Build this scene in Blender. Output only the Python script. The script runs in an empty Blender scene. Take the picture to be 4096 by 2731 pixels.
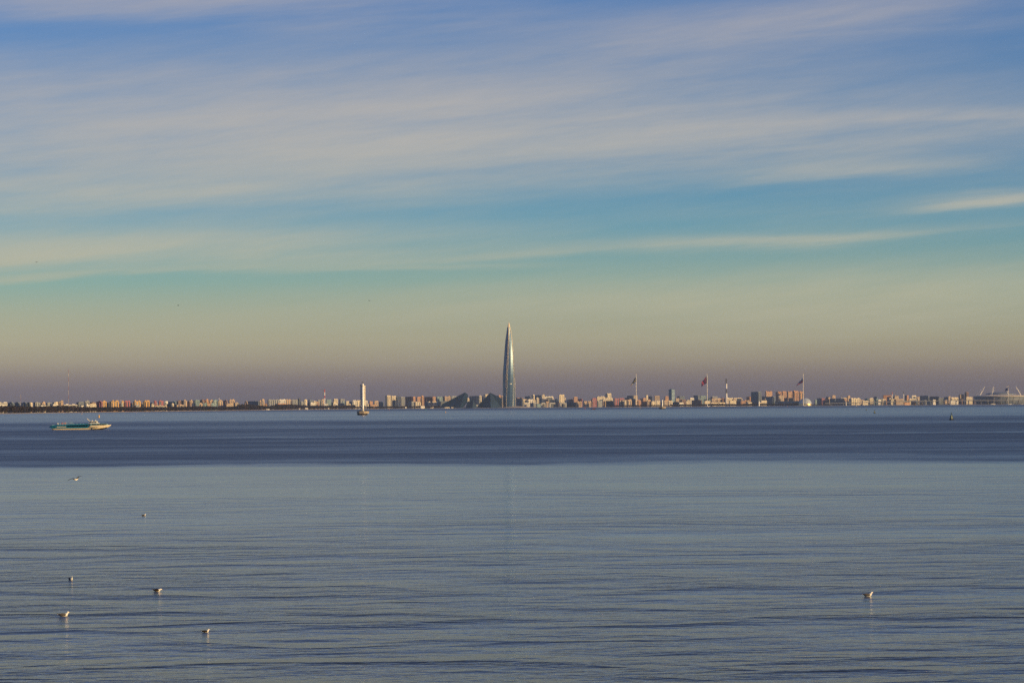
import bpy, bmesh, math, random
import numpy as np
from mathutils import Vector, Matrix

# ------------------------------------------------------------------ camera, sky, sun, exposure
scene = bpy.context.scene
COL = scene.collection
rad = math.radians

F_PX = 12500.0                      # focal length in photograph pixels (4096 wide)
CAM_H = 11.0                        # eye height above the water, metres
PITCH = math.atan((1623.0 - 1365.5) / F_PX)
ROLL = -0.0070                      # the horizon climbs slightly to the right
CAM_M = Matrix.Rotation(rad(90) + PITCH, 4, 'X') @ Matrix.Rotation(ROLL, 4, 'Z')
cam_data = bpy.data.cameras.new("camera")
cam_data.sensor_width = 36.0
cam_data.lens = F_PX * 36.0 / 4096.0
cam_data.clip_start = 1.0
cam_data.clip_end = 200000.0
camera = bpy.data.objects.new("camera", cam_data)
camera.matrix_world = Matrix.Translation((0, 0, CAM_H)) @ CAM_M
COL.objects.link(camera)
scene.camera = camera

SUN_AZ, SUN_EL = rad(118.0), rad(12.0)      # azimuth clockwise from the view axis (+Y)
world = bpy.data.worlds.new("World")
scene.world = world
world.use_nodes = True

def build_sky():
    nt = world.node_tree
    nt.nodes.clear()
    N, L = nt.nodes.new, nt.links.new

    def math_(op, a, b=None, c=None, clamp=False):
        n = N("ShaderNodeMath"); n.operation = op; n.use_clamp = clamp
        for i, v in enumerate((a, b, c)):
            if v is None: continue
            if isinstance(v, (int, float)): n.inputs[i].default_value = v
            else: L(v, n.inputs[i])
        return n.outputs[0]

    out = N("ShaderNodeOutputWorld"); bg = N("ShaderNodeBackground")
    bg.inputs["Strength"].default_value = 0.1
    L(bg.outputs[0], out.inputs["Surface"])
    sky = N("ShaderNodeTexSky"); sky.sky_type = 'NISHITA'; sky.sun_disc = False
    sky.sun_elevation = SUN_EL; sky.sun_rotation = SUN_AZ
    sky.air_density = 1.0; sky.dust_density = 1.5; sky.ozone_density = 1.5
    tc = N("ShaderNodeTexCoord")
    nrm = N("ShaderNodeVectorMath"); nrm.operation = 'NORMALIZE'; L(tc.outputs["Generated"], nrm.inputs[0])
    sep = N("ShaderNodeSeparateXYZ"); L(nrm.outputs[0], sep.inputs[0])
    el = math_('MULTIPLY', math_('ARCSINE', sep.outputs[2]), 57.29578)
    az = math_('MULTIPLY', math_('ARCTAN2', sep.outputs[0], sep.outputs[1]), 57.29578)
    elp = math_('MAXIMUM', el, 0.0)
    pos = math_('POWER', math_('DIVIDE', elp, 90.0), 0.4)

    def ramp(stops):
        r = N("ShaderNodeValToRGB"); r.color_ramp.interpolation = 'LINEAR'
        e = r.color_ramp.elements
        for i, (d, c) in enumerate(stops):
            p = (d / 90.0) ** 0.4
            x = e[i] if i < 2 else e.new(p)
            x.position = p
            x.color = (*c, 1)
        L(pos, r.inputs[0])
        return r.outputs[0]

    # air tint with elevation: smog near the horizon, clean blue above
    tint = ramp(SKY_TINT)
    mul = N("ShaderNodeMix"); mul.data_type = 'RGBA'; mul.blend_type = 'MULTIPLY'
    mul.inputs["Factor"].default_value = 1.0
    L(sky.outputs[0], mul.inputs["A"]); L(tint, mul.inputs["B"])
    cloud_col = ramp(CLOUD_COL)

    # cirrus: stretched fibres in azimuth / elevation, gathered in bands
    uv = N("ShaderNodeCombineXYZ"); L(az, uv.inputs[0]); L(el, uv.inputs[1])

    def noise(sx, sy, scale, detail, rough, rot=0.0, off=0.0):
        m = N("ShaderNodeMapping"); m.inputs["Scale"].default_value = (sx, sy, 1)
        m.inputs["Location"].default_value = (off, off * 1.7, off)
        r = N("ShaderNodeVectorRotate"); r.rotation_type = 'Z_AXIS'; r.inputs["Angle"].default_value = rot
        L(uv.outputs[0], r.inputs["Vector"])
        L(r.outputs[0], m.inputs["Vector"])
        n = N("ShaderNodeTexNoise"); n.inputs["Scale"].default_value = scale
        n.inputs["Detail"].default_value = detail; n.inputs["Roughness"].default_value = rough
        L(m.outputs[0], n.inputs["Vector"])
        return n.outputs["Fac"]

    fib = noise(0.11, 1.5, 1.0, 6.0, 0.58, rad(-4), 3.1)
    fine = noise(0.45, 3.6, 1.0, 6.0, 0.66, rad(-9), 9.7)
    broad = noise(0.05, 0.45, 1.0, 3.0, 0.5, rad(-3), 5.3)
    wob = math_('MULTIPLY_ADD', math_('SUBTRACT', fib, 0.5), CLOUD_WOBBLE, el)
    uvw = N("ShaderNodeCombineXYZ"); L(az, uvw.inputs[0]); L(wob, uvw.inputs[1])
    total = 0.0
    k = 0.0045837
    for (cx, cy, hl, ht, slope, s) in CLOUD_BANDS:
        u0, v0 = (cx - 2048) * k, (1623 - cy) * k - (cx - 2048) * k * 0.007
        mp = N("ShaderNodeMapping"); mp.vector_type = 'TEXTURE'
        mp.inputs["Location"].default_value = (u0, v0, 0)
        mp.inputs["Rotation"].default_value = (0, 0, math.atan(slope))
        mp.inputs["Scale"].default_value = (hl * k, ht * k, 1)
        L(uvw.outputs[0], mp.inputs["Vector"])
        dt = N("ShaderNodeVectorMath"); dt.operation = 'DOT_PRODUCT'
        L(mp.outputs[0], dt.inputs[0]); L(mp.outputs[0], dt.inputs[1])
        total = math_('MULTIPLY_ADD', math_('POWER', 0.367879, dt.outputs["Value"]), s, total)
    # outside and between the bands: a thin veil that follows the same noise all round the sky
    veil = math_('MULTIPLY', math_('SUBTRACT', broad, 0.42, clamp=True), 0.75)
    m = math_('ADD', total, veil)
    f1 = math_('MULTIPLY_ADD', fib, 2.4, -0.20)
    f1 = math_('MAXIMUM', f1, 0.12)
    f2 = math_('MAXIMUM', math_('MULTIPLY_ADD', fine, 1.3, 0.35), 0.1)
    m = math_('MULTIPLY', math_('MULTIPLY', m, f1), f2)
    m = math_('SUBTRACT', 1.0, math_('POWER', 0.3166, m), clamp=True)
    # fade into the smog layer at the horizon
    fade = N("ShaderNodeMapRange"); fade.interpolation_type = 'SMOOTHSTEP'
    fade.inputs["From Min"].default_value = 0.3; fade.inputs["From Max"].default_value = 1.7
    L(el, fade.inputs["Value"])
    m = math_('MULTIPLY', m, fade.outputs[0])
    mix = N("ShaderNodeMix"); mix.data_type = 'RGBA'
    L(m, mix.inputs["Factor"]); L(mul.outputs["Result"], mix.inputs["A"]); L(cloud_col, mix.inputs["B"])
    L(mix.outputs["Result"], bg.inputs["Color"])

SKY_TINT = [(0.0, (1.15, 1.07, 1.95)), (0.35, (1.25, 1.08, 1.78)), (0.56, (1.50, 1.28, 1.72)), (0.85, (1.88, 1.72, 1.85)),
            (1.2, (1.90, 1.86, 1.85)), (1.7, (1.45, 1.63, 1.8)), (2.3, (0.82, 1.37, 1.80)), (3.3, (0.38, 1.0, 1.78)),
            (4.5, (0.31, 0.77, 1.55)), (6.0, (0.31, 0.67, 1.38)), (7.5, (0.27, 0.61, 1.32)), (12.0, (0.68, 0.72, 1.18)),
            (25.0, (1.1, 0.96, 1.18)), (90.0, (1.1, 1.0, 1.1))]
CLOUD_COL = [(0.0, (4.2, 3.9, 2.9)), (2.0, (5.1, 4.85, 3.3)), (3.3, (5.1, 4.95, 3.9)), (5.0, (4.9, 4.65, 4.25)), (7.5, (4.2, 4.05, 4.35)),
             (30.0, (3.0, 3.0, 3.6)), (90.0, (2.6, 2.7, 3.4))]
CLOUD_BANDS = [  # centre x, y (photograph pixels), half length, half thickness, climb, density
    (1000, 500, 2300, 260, 0.00, 0.90), (400, 780, 1300, 110, 0.03, 0.45), (1700, 450, 900, 90, 0.02, 0.35),
    (3000, 530, 1200, 120, 0.035, 0.60), (3700, 480, 600, 24, 0.02, 0.40), (700, 10, 1300, 90, -0.02, 0.80),
    (3300, 60, 900, 90, 0.10, 0.70), (350, 1005, 1200, 68, 0.03, 1.25), (2300, 1000, 1500, 24, 0.045, 0.34),
    (3200, 950, 700, 18, 0.02, 0.40), (1750, 1070, 450, 16, 0.0, 0.35), (3400, 690, 450, 40, 0.05, 0.60),
    (3980, 805, 260, 20, 0.06, 1.00), (3400, 1180, 1700, 105, 0.02, 0.90), (100, 1125, 600, 14, 0.06, 0.60), (2600, 300, 900, 80, 0.06, 0.30)]
CLOUD_WOBBLE = 0.7
build_sky()
world.cycles.sampling_method = 'MANUAL'
world.cycles.sample_map_resolution = 512

sun_data = bpy.data.lights.new("sun", 'SUN')
sun_data.energy = 4.8
sun_data.angle = rad(0.53)
sun_data.color = (1.0, 0.67, 0.27)
sun = bpy.data.objects.new("sun", sun_data)
SUN_DIR = Vector((math.sin(SUN_AZ) * math.cos(SUN_EL), math.cos(SUN_AZ) * math.cos(SUN_EL), math.sin(SUN_EL)))
sun.rotation_euler = SUN_DIR.to_track_quat('Z', 'Y').to_euler()
sun.location = SUN_DIR * 3000
COL.objects.link(sun)

scene.view_settings.view_transform = 'Standard'
scene.view_settings.look = 'None'
scene.view_settings.exposure = 0.0
scene.view_settings.gamma = 1.0
scene.view_settings.use_curve_mapping = False
scene.cycles.use_denoising = False
scene.cycles.sample_clamp_direct = 6.0
scene.cycles.sample_clamp_indirect = 4.0
scene.cycles.max_bounces = 6
scene.cycles.volume_bounces = 1
scene.cycles.transparent_max_bounces = 8

# ------------------------------------------------------------------ helpers
CAM_R = CAM_M.to_3x3()
def ray(px, py):
    return CAM_R @ Vector(((px - 2048.0) / F_PX, -(py - 1365.5) / F_PX, -1.0))
def at(px, py, D):
    """Point of the place that stands D metres out along the view axis behind photograph pixel px, py."""
    d = ray(px, py)
    t = D / d.y
    return Vector((d.x * t, D, CAM_H + d.z * t))
def water_at(px, py, z=0.0):
    d = ray(px, py)
    t = (z - CAM_H) / d.z
    return Vector((d.x * t, d.y * t, z))

def mat(name, color, rough=0.7, metal=0.0, spec=0.5, noise=0.0, nscale=0.2):
    m = bpy.data.materials.new(name)
    m.use_nodes = True
    nt = m.node_tree
    b = nt.nodes["Principled BSDF"]
    b.inputs["Roughness"].default_value = rough
    b.inputs["Metallic"].default_value = metal
    b.inputs["Specular IOR Level"].default_value = spec
    b.inputs["Base Color"].default_value = (*color, 1)
    if noise > 0:
        tc = nt.nodes.new("ShaderNodeTexCoord")
        n = nt.nodes.new("ShaderNodeTexNoise"); n.inputs["Scale"].default_value = nscale; n.inputs["Detail"].default_value = 4
        nt.links.new(tc.outputs["Object"], n.inputs["Vector"])
        r = nt.nodes.new("ShaderNodeValToRGB")
        r.color_ramp.elements[0].position = 0.3; r.color_ramp.elements[1].position = 0.7
        r.color_ramp.elements[0].color = (*[c * (1 - noise) for c in color], 1)
        r.color_ramp.elements[1].color = (*[min(1, c * (1 + noise)) for c in color], 1)
        nt.links.new(n.outputs["Fac"], r.inputs[0])
        nt.links.new(r.outputs[0], b.inputs["Base Color"])
    return m

def obj(name, verts, faces, m, parent=None, loc=None, smooth=False):
    me = bpy.data.meshes.new(name)
    me.from_pydata(verts, [], faces)
    me.update()
    if smooth:
        me.polygons.foreach_set("use_smooth", [True] * len(me.polygons))
    if m is not None:
        me.materials.append(m)
    o = bpy.data.objects.new(name, me)
    COL.objects.link(o)
    if parent is not None: o.parent = parent
    if loc is not None: o.location = loc
    return o
def inst(name, me, parent=None, loc=None, rot=None, scale=None):
    o = bpy.data.objects.new(name, me)
    COL.objects.link(o)
    if parent is not None: o.parent = parent
    if loc is not None: o.location = loc
    if rot is not None: o.rotation_euler = rot
    if scale is not None: o.scale = scale
    return o
def empty(name, loc, rz=0.0, label=None, cat=None, group=None):
    o = bpy.data.objects.new(name, None)
    o.empty_display_size = 1.0
    o.location = loc
    o.rotation_euler = (0, 0, rz)
    COL.objects.link(o)
    tag(o, label, cat, group)
    return o
def tag(o, label=None, cat=None, group=None, kind=None):
    if label: o["label"] = label
    if cat: o["category"] = cat
    if group: o["group"] = group
    if kind: o["kind"] = kind
    return o

class MB:
    """Collects boxes, tubes, lathes and lofts; build() links them as one mesh."""
    def __init__(self): self.v, self.f = [], []
    def add(self, v, f):
        n = len(self.v)
        self.v += [tuple(p) for p in v]
        self.f += [tuple(i + n for i in q) for q in f]
        return self
    def box(self, x0, x1, y0, y1, z0, z1):
        v = [(x0, y0, z0), (x1, y0, z0), (x1, y1, z0), (x0, y1, z0), (x0, y0, z1), (x1, y0, z1), (x1, y1, z1), (x0, y1, z1)]
        return self.add(v, [(3, 2, 1, 0), (4, 5, 6, 7), (0, 1, 5, 4), (1, 2, 6, 5), (2, 3, 7, 6), (3, 0, 4, 7)])
    def prism(self, poly, z0, z1, top=None):
        n = len(poly)
        top = top or poly
        v = [(x, y, z0) for x, y in poly] + [(x, y, z1) for x, y in top]
        f = [tuple(range(n - 1, -1, -1)), tuple(range(n, 2 * n))]
        f += [(i, (i + 1) % n, n + (i + 1) % n, n + i) for i in range(n)]
        return self.add(v, f)
    def lathe(self, prof, n=16, cx=0.0, cy=0.0):
        v, f = [], []
        for r, z in prof:
            for i in range(n):
                a = 2 * math.pi * i / n
                v.append((cx + r * math.cos(a), cy + r * math.sin(a), z))
        for k in range(len(prof) - 1):
            for i in range(n):
                j = (i + 1) % n
                f.append((k * n + i, k * n + j, (k + 1) * n + j, (k + 1) * n + i))
        f.append(tuple(range(n - 1, -1, -1)))
        f.append(tuple(range((len(prof) - 1) * n, len(prof) * n)))
        return self.add(v, f)
    def tube(self, p, q, r0, r1=None, n=8):
        p, q = Vector(p), Vector(q)
        r1 = r0 if r1 is None else r1
        d = (q - p).normalized()
        a = d.orthogonal().normalized(); b = d.cross(a)
        v, f = [], []
        for c, r in ((p, r0), (q, r1)):
            for i in range(n):
                t = 2 * math.pi * i / n
                v.append(c + a * (r * math.cos(t)) + b * (r * math.sin(t)))
        for i in range(n):
            j = (i + 1) % n
            f.append((i, j, n + j, n + i))
        f += [tuple(range(n - 1, -1, -1)), tuple(range(n, 2 * n))]
        return self.add(v, f)
    def loft(self, rings, cap=True, closed=True):
        n = len(rings[0]); v = [p for r in rings for p in r]; f = []
        for k in range(len(rings) - 1):
            for i in range(n if closed else n - 1):
                j = (i + 1) % n
                f.append((k * n + i, k * n + j, (k + 1) * n + j, (k + 1) * n + i))
        if cap:
            f.append(tuple(range(n - 1, -1, -1)))
            f.append(tuple(range((len(rings) - 1) * n, len(rings) * n)))
        return self.add(v, f)
    def torus(self, c, R, r, axis='Y', n=16, k=8):
        v, f = [], []
        for i in range(n):
            a = 2 * math.pi * i / n
            for j in range(k):
                b = 2 * math.pi * j / k
                u, w, h = (R + r * math.cos(b)) * math.cos(a), (R + r * math.cos(b)) * math.sin(a), r * math.sin(b)
                v.append((c[0] + u, c[1] + h, c[2] + w) if axis == 'Y' else (c[0] + u, c[1] + w, c[2] + h))
        for i in range(n):
            for j in range(k):
                f.append((i * k + j, ((i + 1) % n) * k + j, ((i + 1) % n) * k + (j + 1) % k, i * k + (j + 1) % k))
        return self.add(v, f)
    def build(self, name, m, parent=None, loc=None, smooth=False):
        return obj(name, self.v, self.f, m, parent, loc, smooth)
# ------------------------------------------------------------------ water
def water_material():
    m = bpy.data.materials.new("sea_water")
    m.use_nodes = True
    nt = m.node_tree
    N, L = nt.nodes.new, nt.links.new
    b = nt.nodes["Principled BSDF"]
    b.inputs["Base Color"].default_value = (0.014, 0.025, 0.052, 1)
    b.inputs["IOR"].default_value = 1.333
    def math_(op, a, b_=None, c_=None, clamp=False):
        n = N("ShaderNodeMath"); n.operation = op; n.use_clamp = clamp
        for i, v in enumerate((a, b_, c_)):
            if v is None: continue
            if isinstance(v, (int, float)): n.inputs[i].default_value = v
            else: L(v, n.inputs[i])
        return n.outputs[0]
    geo = N("ShaderNodeNewGeometry")
    pos = geo.outputs["Position"]
    def noise(sx, sy, rot, detail, rough, dist=0.0, off=0.0):
        r = N("ShaderNodeVectorRotate"); r.rotation_type = 'Z_AXIS'; r.inputs["Angle"].default_value = rot
        L(pos, r.inputs["Vector"])
        mp = N("ShaderNodeMapping"); mp.inputs["Scale"].default_value = (sx, sy, 0.0)
        mp.inputs["Location"].default_value = (off, off * 0.7, off * 1.3)
        L(r.outputs[0], mp.inputs["Vector"])
        n = N("ShaderNodeTexNoise"); n.inputs["Scale"].default_value = 1.0
        n.inputs["Detail"].default_value = detail; n.inputs["Roughness"].default_value = rough
        n.inputs["Distortion"].default_value = dist
        L(mp.outputs[0], n.inputs["Vector"])
        return n.outputs["Fac"]
    sep = N("ShaderNodeSeparateXYZ"); L(pos, sep.inputs[0])
    # wind lanes lie across the bay, wavering a little from left to right
    y = math_('MAXIMUM', sep.outputs[1], 60.0)
    lane = math_('DIVIDE', 11.0, y)
    wav = math_('SUBTRACT', noise(0.0010, 0.0022, rad(-4), 3, 0.5, 0.3, 2.0), 0.5)
    wav2 = math_('SUBTRACT', noise(0.018, 0.006, 0.0, 4, 0.65, 0.0, 8.0), 0.5)
    lane = math_('MULTIPLY', lane, math_('ADD', 1.0, math_('MULTIPLY_ADD', wav, LANE_WAVER, math_('MULTIPLY', wav2, 0.20))))
    wind = N("ShaderNodeValToRGB"); wind.color_ramp.interpolation = 'EASE'
    e = wind.color_ramp.elements
    for i, (p, v) in enumerate(WIND_LANES):
        t = p * 8e-5 / 0.03                     # pixels below the horizon -> lane coordinate 0..1
        x = e[i] if i < 2 else e.new(t)
        x.position = t; x.color = (v, v, v, 1)
    L(math_('DIVIDE', lane, 0.03), wind.inputs[0])
    cat_ = noise(0.008, 0.022, rad(2), 7, 0.75, 0.0, 11.0)
    wfac = math_('MULTIPLY', wind.outputs[0], math_('ADD', -0.35, math_('MULTIPLY', cat_, 2.6)), clamp=True)
    wfac = math_('MULTIPLY', wfac, math_('MULTIPLY_ADD', noise(0.0015, 0.005, rad(3), 3, 0.6, 0.0, 21.0), 0.9, 0.55), clamp=True)
    # swell, short waves, ripples
    swell = noise(0.06, 0.085, rad(-9), 2, 0.5, 0.0, 1.0)
    waves = noise(0.22, 0.38, rad(-7), 4, 0.55, 0.0, 4.0)
    chop = noise(0.8, 1.6, rad(5), 3, 0.6, 0.0, 7.0)
    def ridge(f, pw):                           # narrow crests between wide flat troughs
        return math_('POWER', math_('SUBTRACT', 1.0, math_('ABSOLUTE', math_('MULTIPLY_ADD', f, 2.0, -1.0)), clamp=True), pw)
    gust = noise(0.012, 0.035, rad(6), 3, 0.5, 0.0, 15.0)
    gf = N("ShaderNodeMapRange"); gf.inputs["From Min"].default_value = 0.35; gf.inputs["From Max"].default_value = 0.65
    gf.inputs["To Min"].default_value = 0.35; gf.inputs["To Max"].default_value = 1.25
    L(gust, gf.inputs["Value"])
    # short waves die out in the slick farther off, and rise again in the wind lanes
    near = N("ShaderNodeMapRange"); near.interpolation_type = 'SMOOTHSTEP'
    near.inputs["From Min"].default_value = 120.0; near.inputs["From Max"].default_value = 520.0
    near.inputs["To Min"].default_value = 1.2; near.inputs["To Max"].default_value = NEAR_CALM
    L(y, near.inputs["Value"])
    ampl = math_('MULTIPLY', math_('MULTIPLY', near.outputs[0], gf.outputs[0]), 1.0)
    sw = ridge(swell, 2.5)
    wv = ridge(waves, 1.6)
    mod = math_('MULTIPLY_ADD', sw, 0.9, 0.45)  # short waves ride on the swell crests
    h = math_('MULTIPLY_ADD', sw, SWELL_A, math_('MULTIPLY', mod, math_('MULTIPLY_ADD', wv, WAVE_A, math_('MULTIPLY', chop, CHOP_A))))
    hn = math_('MULTIPLY', h, ampl)
    hw = math_('MULTIPLY', math_('MULTIPLY', chop, wfac), WIND_A)
    bump = N("ShaderNodeBump"); bump.inputs["Strength"].default_value = 1.0; bump.inputs["Distance"].default_value = 1.0
    if "Filter Width" in bump.inputs: bump.inputs["Filter Width"].default_value = 0.1
    L(math_('ADD', hn, hw), bump.inputs["Height"])
    L(bump.outputs[0], b.inputs["Normal"])
    rr = N("ShaderNodeMapRange"); rr.inputs["To Min"].default_value = ROUGH_CALM; rr.inputs["To Max"].default_value = ROUGH_WIND
    L(wfac, rr.inputs["Value"])
    L(rr.outputs[0], b.inputs["Roughness"])
    return m
LANE_WAVER = 0.10
NEAR_CALM = 0.24
SWELL_A, WAVE_A, CHOP_A, WIND_A = 0.40, 0.20, 0.038, 0.05
ROUGH_CALM, ROUGH_WIND = 0.13, 0.40
WIND_LANES = [(0, 0.95), (14, 0.95), (18, 0.35), (30, 0.28), (48, 0.34), (62, 0.85), (76, 0.6), (88, 0.95), (100, 1.0), (115, 0.85), (118, 0.5),
              (121, 0.9), (148, 0.95), (160, 0.78), (176, 0.80), (184, 0.95), (200, 0.9), (212, 0.62), (221, 0.66), (232, 0.25), (246, 0.07), (300, 0.0), (375, 0.0)]
WATER = obj("sea", [(-70000, -3000, 0), (70000, -3000, 0), (70000, 90000, 0), (-70000, 90000, 0)], [(0, 1, 2, 3)], water_material())
tag(WATER, kind="structure")
# ------------------------------------------------------------------ land, beach, woods
SHORE_PX = [(-2600, 1686), (-1200, 1671), (0, 1655), (260, 1651), (520, 1647.5), (760, 1644), (1020, 1640.8), (1270, 1637.6), (1520, 1635.0), (2020, 1631.2),
            (2520, 1628.0), (3020, 1624.2), (3520, 1621.2), (4096, 1617.0), (5400, 1607.5), (6600, 1599.0)]
SHORE = [water_at(x, y) for x, y in SHORE_PX]
def shore_d(px):
    xs = [p for p, _ in SHORE_PX]
    return float(np.interp(px, xs, [v.y for v in SHORE]))
GROUND = 1.3
M_LAND = mat("autumn_ground", (0.13, 0.10, 0.075), 0.95, noise=0.4, nscale=0.004)
M_SAND = mat("pale_sand", (0.46, 0.38, 0.29), 0.95, noise=0.2, nscale=0.02)
def shore_offset(d, z):
    return [Vector((p.x * (p.y + d) / p.y, p.y + d, z)) for p in SHORE]
inner = shore_offset(45, GROUND)
vs = [tuple(p) for p in inner] + [(p.x * 90000 / p.y, 90000, GROUND) for p in inner]
n = len(inner)
land = obj("land", vs, [(i, i + 1, n + i + 1, n + i) for i in range(n - 1)], M_LAND)
tag(land, kind="structure")
vs = [tuple(p) for p in shore_offset(-6, -0.4)] + [tuple(p) for p in shore_offset(14, 0.6)] + [tuple(p) for p in shore_offset(46, GROUND + 0.05)]
beach = obj("beach", vs, [(k * n + i, k * n + i + 1, (k + 1) * n + i + 1, (k + 1) * n + i) for k in (0, 1) for i in range(n - 1)], M_SAND)
tag(beach, kind="structure")

def wood_material():
    m = bpy.data.materials.new("autumn_foliage"); m.use_nodes = True
    nt = m.node_tree; b = nt.nodes["Principled BSDF"]; b.inputs["Roughness"].default_value = 0.9
    b.inputs["Specular IOR Level"].default_value = 0.1
    tc = nt.nodes.new("ShaderNodeTexCoord")
    n1 = nt.nodes.new("ShaderNodeTexNoise"); n1.inputs["Scale"].default_value = 0.03; n1.inputs["Detail"].default_value = 3
    nt.links.new(tc.outputs["Object"], n1.inputs["Vector"])
    r = nt.nodes.new("ShaderNodeValToRGB")
    e = r.color_ramp.elements
    e[0].position = 0.30; e[0].color = (0.022, 0.021, 0.022, 1)
    e[1].position = 0.78; e[1].color = (0.12, 0.052, 0.024, 1)
    x = e.new(0.50); x.color = (0.036, 0.029, 0.026, 1)
    x = e.new(0.63); x.color = (0.056, 0.038, 0.028, 1)
    nt.links.new(n1.outputs["Fac"], r.inputs[0]); nt.links.new(r.outputs[0], b.inputs["Base Color"])
    return m
M_WOOD = wood_material()

def woodland(name, label, spans, seed):
    """A wood that reads as one mass: every tree a trunk with a crown of small leaf faces."""
    rg = np.random.default_rng(seed)
    V, Fc = [], []
    nv = 0
    for (pa, pb, d0, d1, h0, h1, count) in spans:
        for _ in range(count):
            px = rg.uniform(pa, pb)
            D = shore_d(px) + rg.uniform(d0, d1) ** 1.0
            c = at(px, 1630, D)
            # broad groups of taller and lower trees along the shore
            g = 0.5 + 0.5 * math.sin(px * 0.021 + 3 * math.sin(px * 0.0063))
            h = (h0 + (h1 - h0) * (0.6 * g + 0.4 * rg.random())) * rg.uniform(0.88, 1.08)
            w = h * rg.uniform(0.20, 0.32)
            zc, zr = h * 0.60, h * 0.40
            k = 46
            d = rg.normal(size=(k, 3)); d /= np.linalg.norm(d, axis=1)[:, None]
            r = rg.random((k, 1)) ** 0.45
            p = d * r * np.array([w, w, zr]) + np.array([c.x, c.y, GROUND + zc])
            s = rg.uniform(0.6, 1.5, (k, 1)) * h / 14
            a = rg.normal(size=(k, 3)); a /= np.linalg.norm(a, axis=1)[:, None]
            b = np.cross(a, rg.normal(size=(k, 3))); b /= np.linalg.norm(b, axis=1)[:, None] + 1e-9
            q = np.stack([p - a * s - b * s * .6, p + a * s - b * s * .6, p + a * s * .7 + b * s * .8, p - a * s * .7 + b * s * .8], 1).reshape(-1, 3)
            V.append(q)
            Fc.append(np.arange(nv, nv + 4 * k).reshape(-1, 4)); nv += 4 * k
            t = 0.02 * h
            tv = np.array([[c.x - t, c.y, GROUND - .2], [c.x + t, c.y, GROUND - .2], [c.x, c.y + t, GROUND - .2], [c.x, c.y, GROUND + h * .8]])
            V.append(tv); Fc.append(np.array([[nv, nv + 1, nv + 3, nv + 3], [nv + 1, nv + 2, nv + 3, nv + 3], [nv + 2, nv, nv + 3, nv + 3]])); nv += 4
    V = np.concatenate(V); quads = np.concatenate(Fc)
    faces = [tuple(f) if f[2] != f[3] else tuple(f[:3]) for f in quads.tolist()]
    o = obj(name, V.tolist(), faces, M_WOOD)
    tag(o, label, "wood", kind="stuff")
    return o
woodland("woodland", "dark autumn wood along the left shore below the apartment blocks",
         [(-350, 300, 50, 260, 15.5, 19.5, 900), (300, 700, 50, 300, 14, 18, 620), (700, 1000, 50, 380, 13.5, 18, 560),
          (950, 1420, 50, 420, 15, 25, 1000), (1400, 1760, 55, 300, 9, 15, 560), (1760, 2000, 50, 120, 3, 6, 90)], 4)
woodland("shore_trees", "low brown trees along the right shore under the flagpoles",
         [(2440, 2680, 50, 130, 7, 11, 360), (2680, 3200, 50, 220, 10.5, 15, 1300), (3200, 3420, 70, 300, 4, 9, 180), (3420, 4150, 60, 240, 2.5, 6, 260)], 9)

# raised sandy bank at the foot of the tower
def bank():
    D0 = shore_d(2080) - 12
    V, F = [], []
    nx, ny = 40, 8
    for j in range(ny):
        for i in range(nx):
            px = 1990 + 200 * i / (nx - 1)
            D = D0 + 150 * j / (ny - 1)
            c = at(px, 1630, D)
            t = math.exp(-((px - 2062) / 42.0) ** 2) + 0.35 * math.exp(-((px - 2110) / 40.0) ** 2)
            s = math.sin(math.pi * min(1, j / (ny - 1) * 1.6 + 0.02) / 2) if j / (ny - 1) < .62 else 1.0
            V.append((c.x, D, 0.3 + (GROUND + 7.0 * t) * s))
    for j in range(ny - 1):
        for i in range(nx - 1):
            F.append((j * nx + i, j * nx + i + 1, (j + 1) * nx + i + 1, (j + 1) * nx + i))
    o = obj("sandy_bank", V, F, M_SAND, smooth=True)
    tag(o, kind="structure")
bank()
# ------------------------------------------------------------------ landmarks of the far shore
def px_m(D): return D / F_PX                                  # metres per photograph pixel at distance D
M_GLASS_WING = bpy.data.materials.new("tower_glass"); M_GLASS_WING.use_nodes = True
def tower_glass():
    nt = M_GLASS_WING.node_tree; b = nt.nodes["Principled BSDF"]
    tc = nt.nodes.new("ShaderNodeTexCoord"); sep = nt.nodes.new("ShaderNodeSeparateXYZ")
    nt.links.new(tc.outputs["Object"], sep.inputs[0])
    w = nt.nodes.new("ShaderNodeMath"); w.operation = 'FRACT'
    d = nt.nodes.new("ShaderNodeMath"); d.operation = 'DIVIDE'; d.inputs[1].default_value = 8.4
    nt.links.new(sep.outputs[2], d.inputs[0]); nt.links.new(d.outputs[0], w.inputs[0])
    r = nt.nodes.new("ShaderNodeValToRGB"); r.color_ramp.interpolation = 'CONSTANT'
    r.color_ramp.elements[0].color = (0.04, 0.09, 0.15, 1); r.color_ramp.elements[1].position = 0.8
    r.color_ramp.elements[1].color = (0.10, 0.15, 0.20, 1)
    nt.links.new(w.outputs[0], r.inputs[0]); nt.links.new(r.outputs[0], b.inputs["Base Color"])
    b.inputs["Metallic"].default_value = 0.35; b.inputs["Roughness"].default_value = 0.34
tower_glass()
M_STEEL = mat("pale_steel", (0.55, 0.52, 0.46), 0.35, 0.3)
M_GOLD = mat("warm_steel", (0.85, 0.70, 0.42), 0.45, 0.1)

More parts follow.
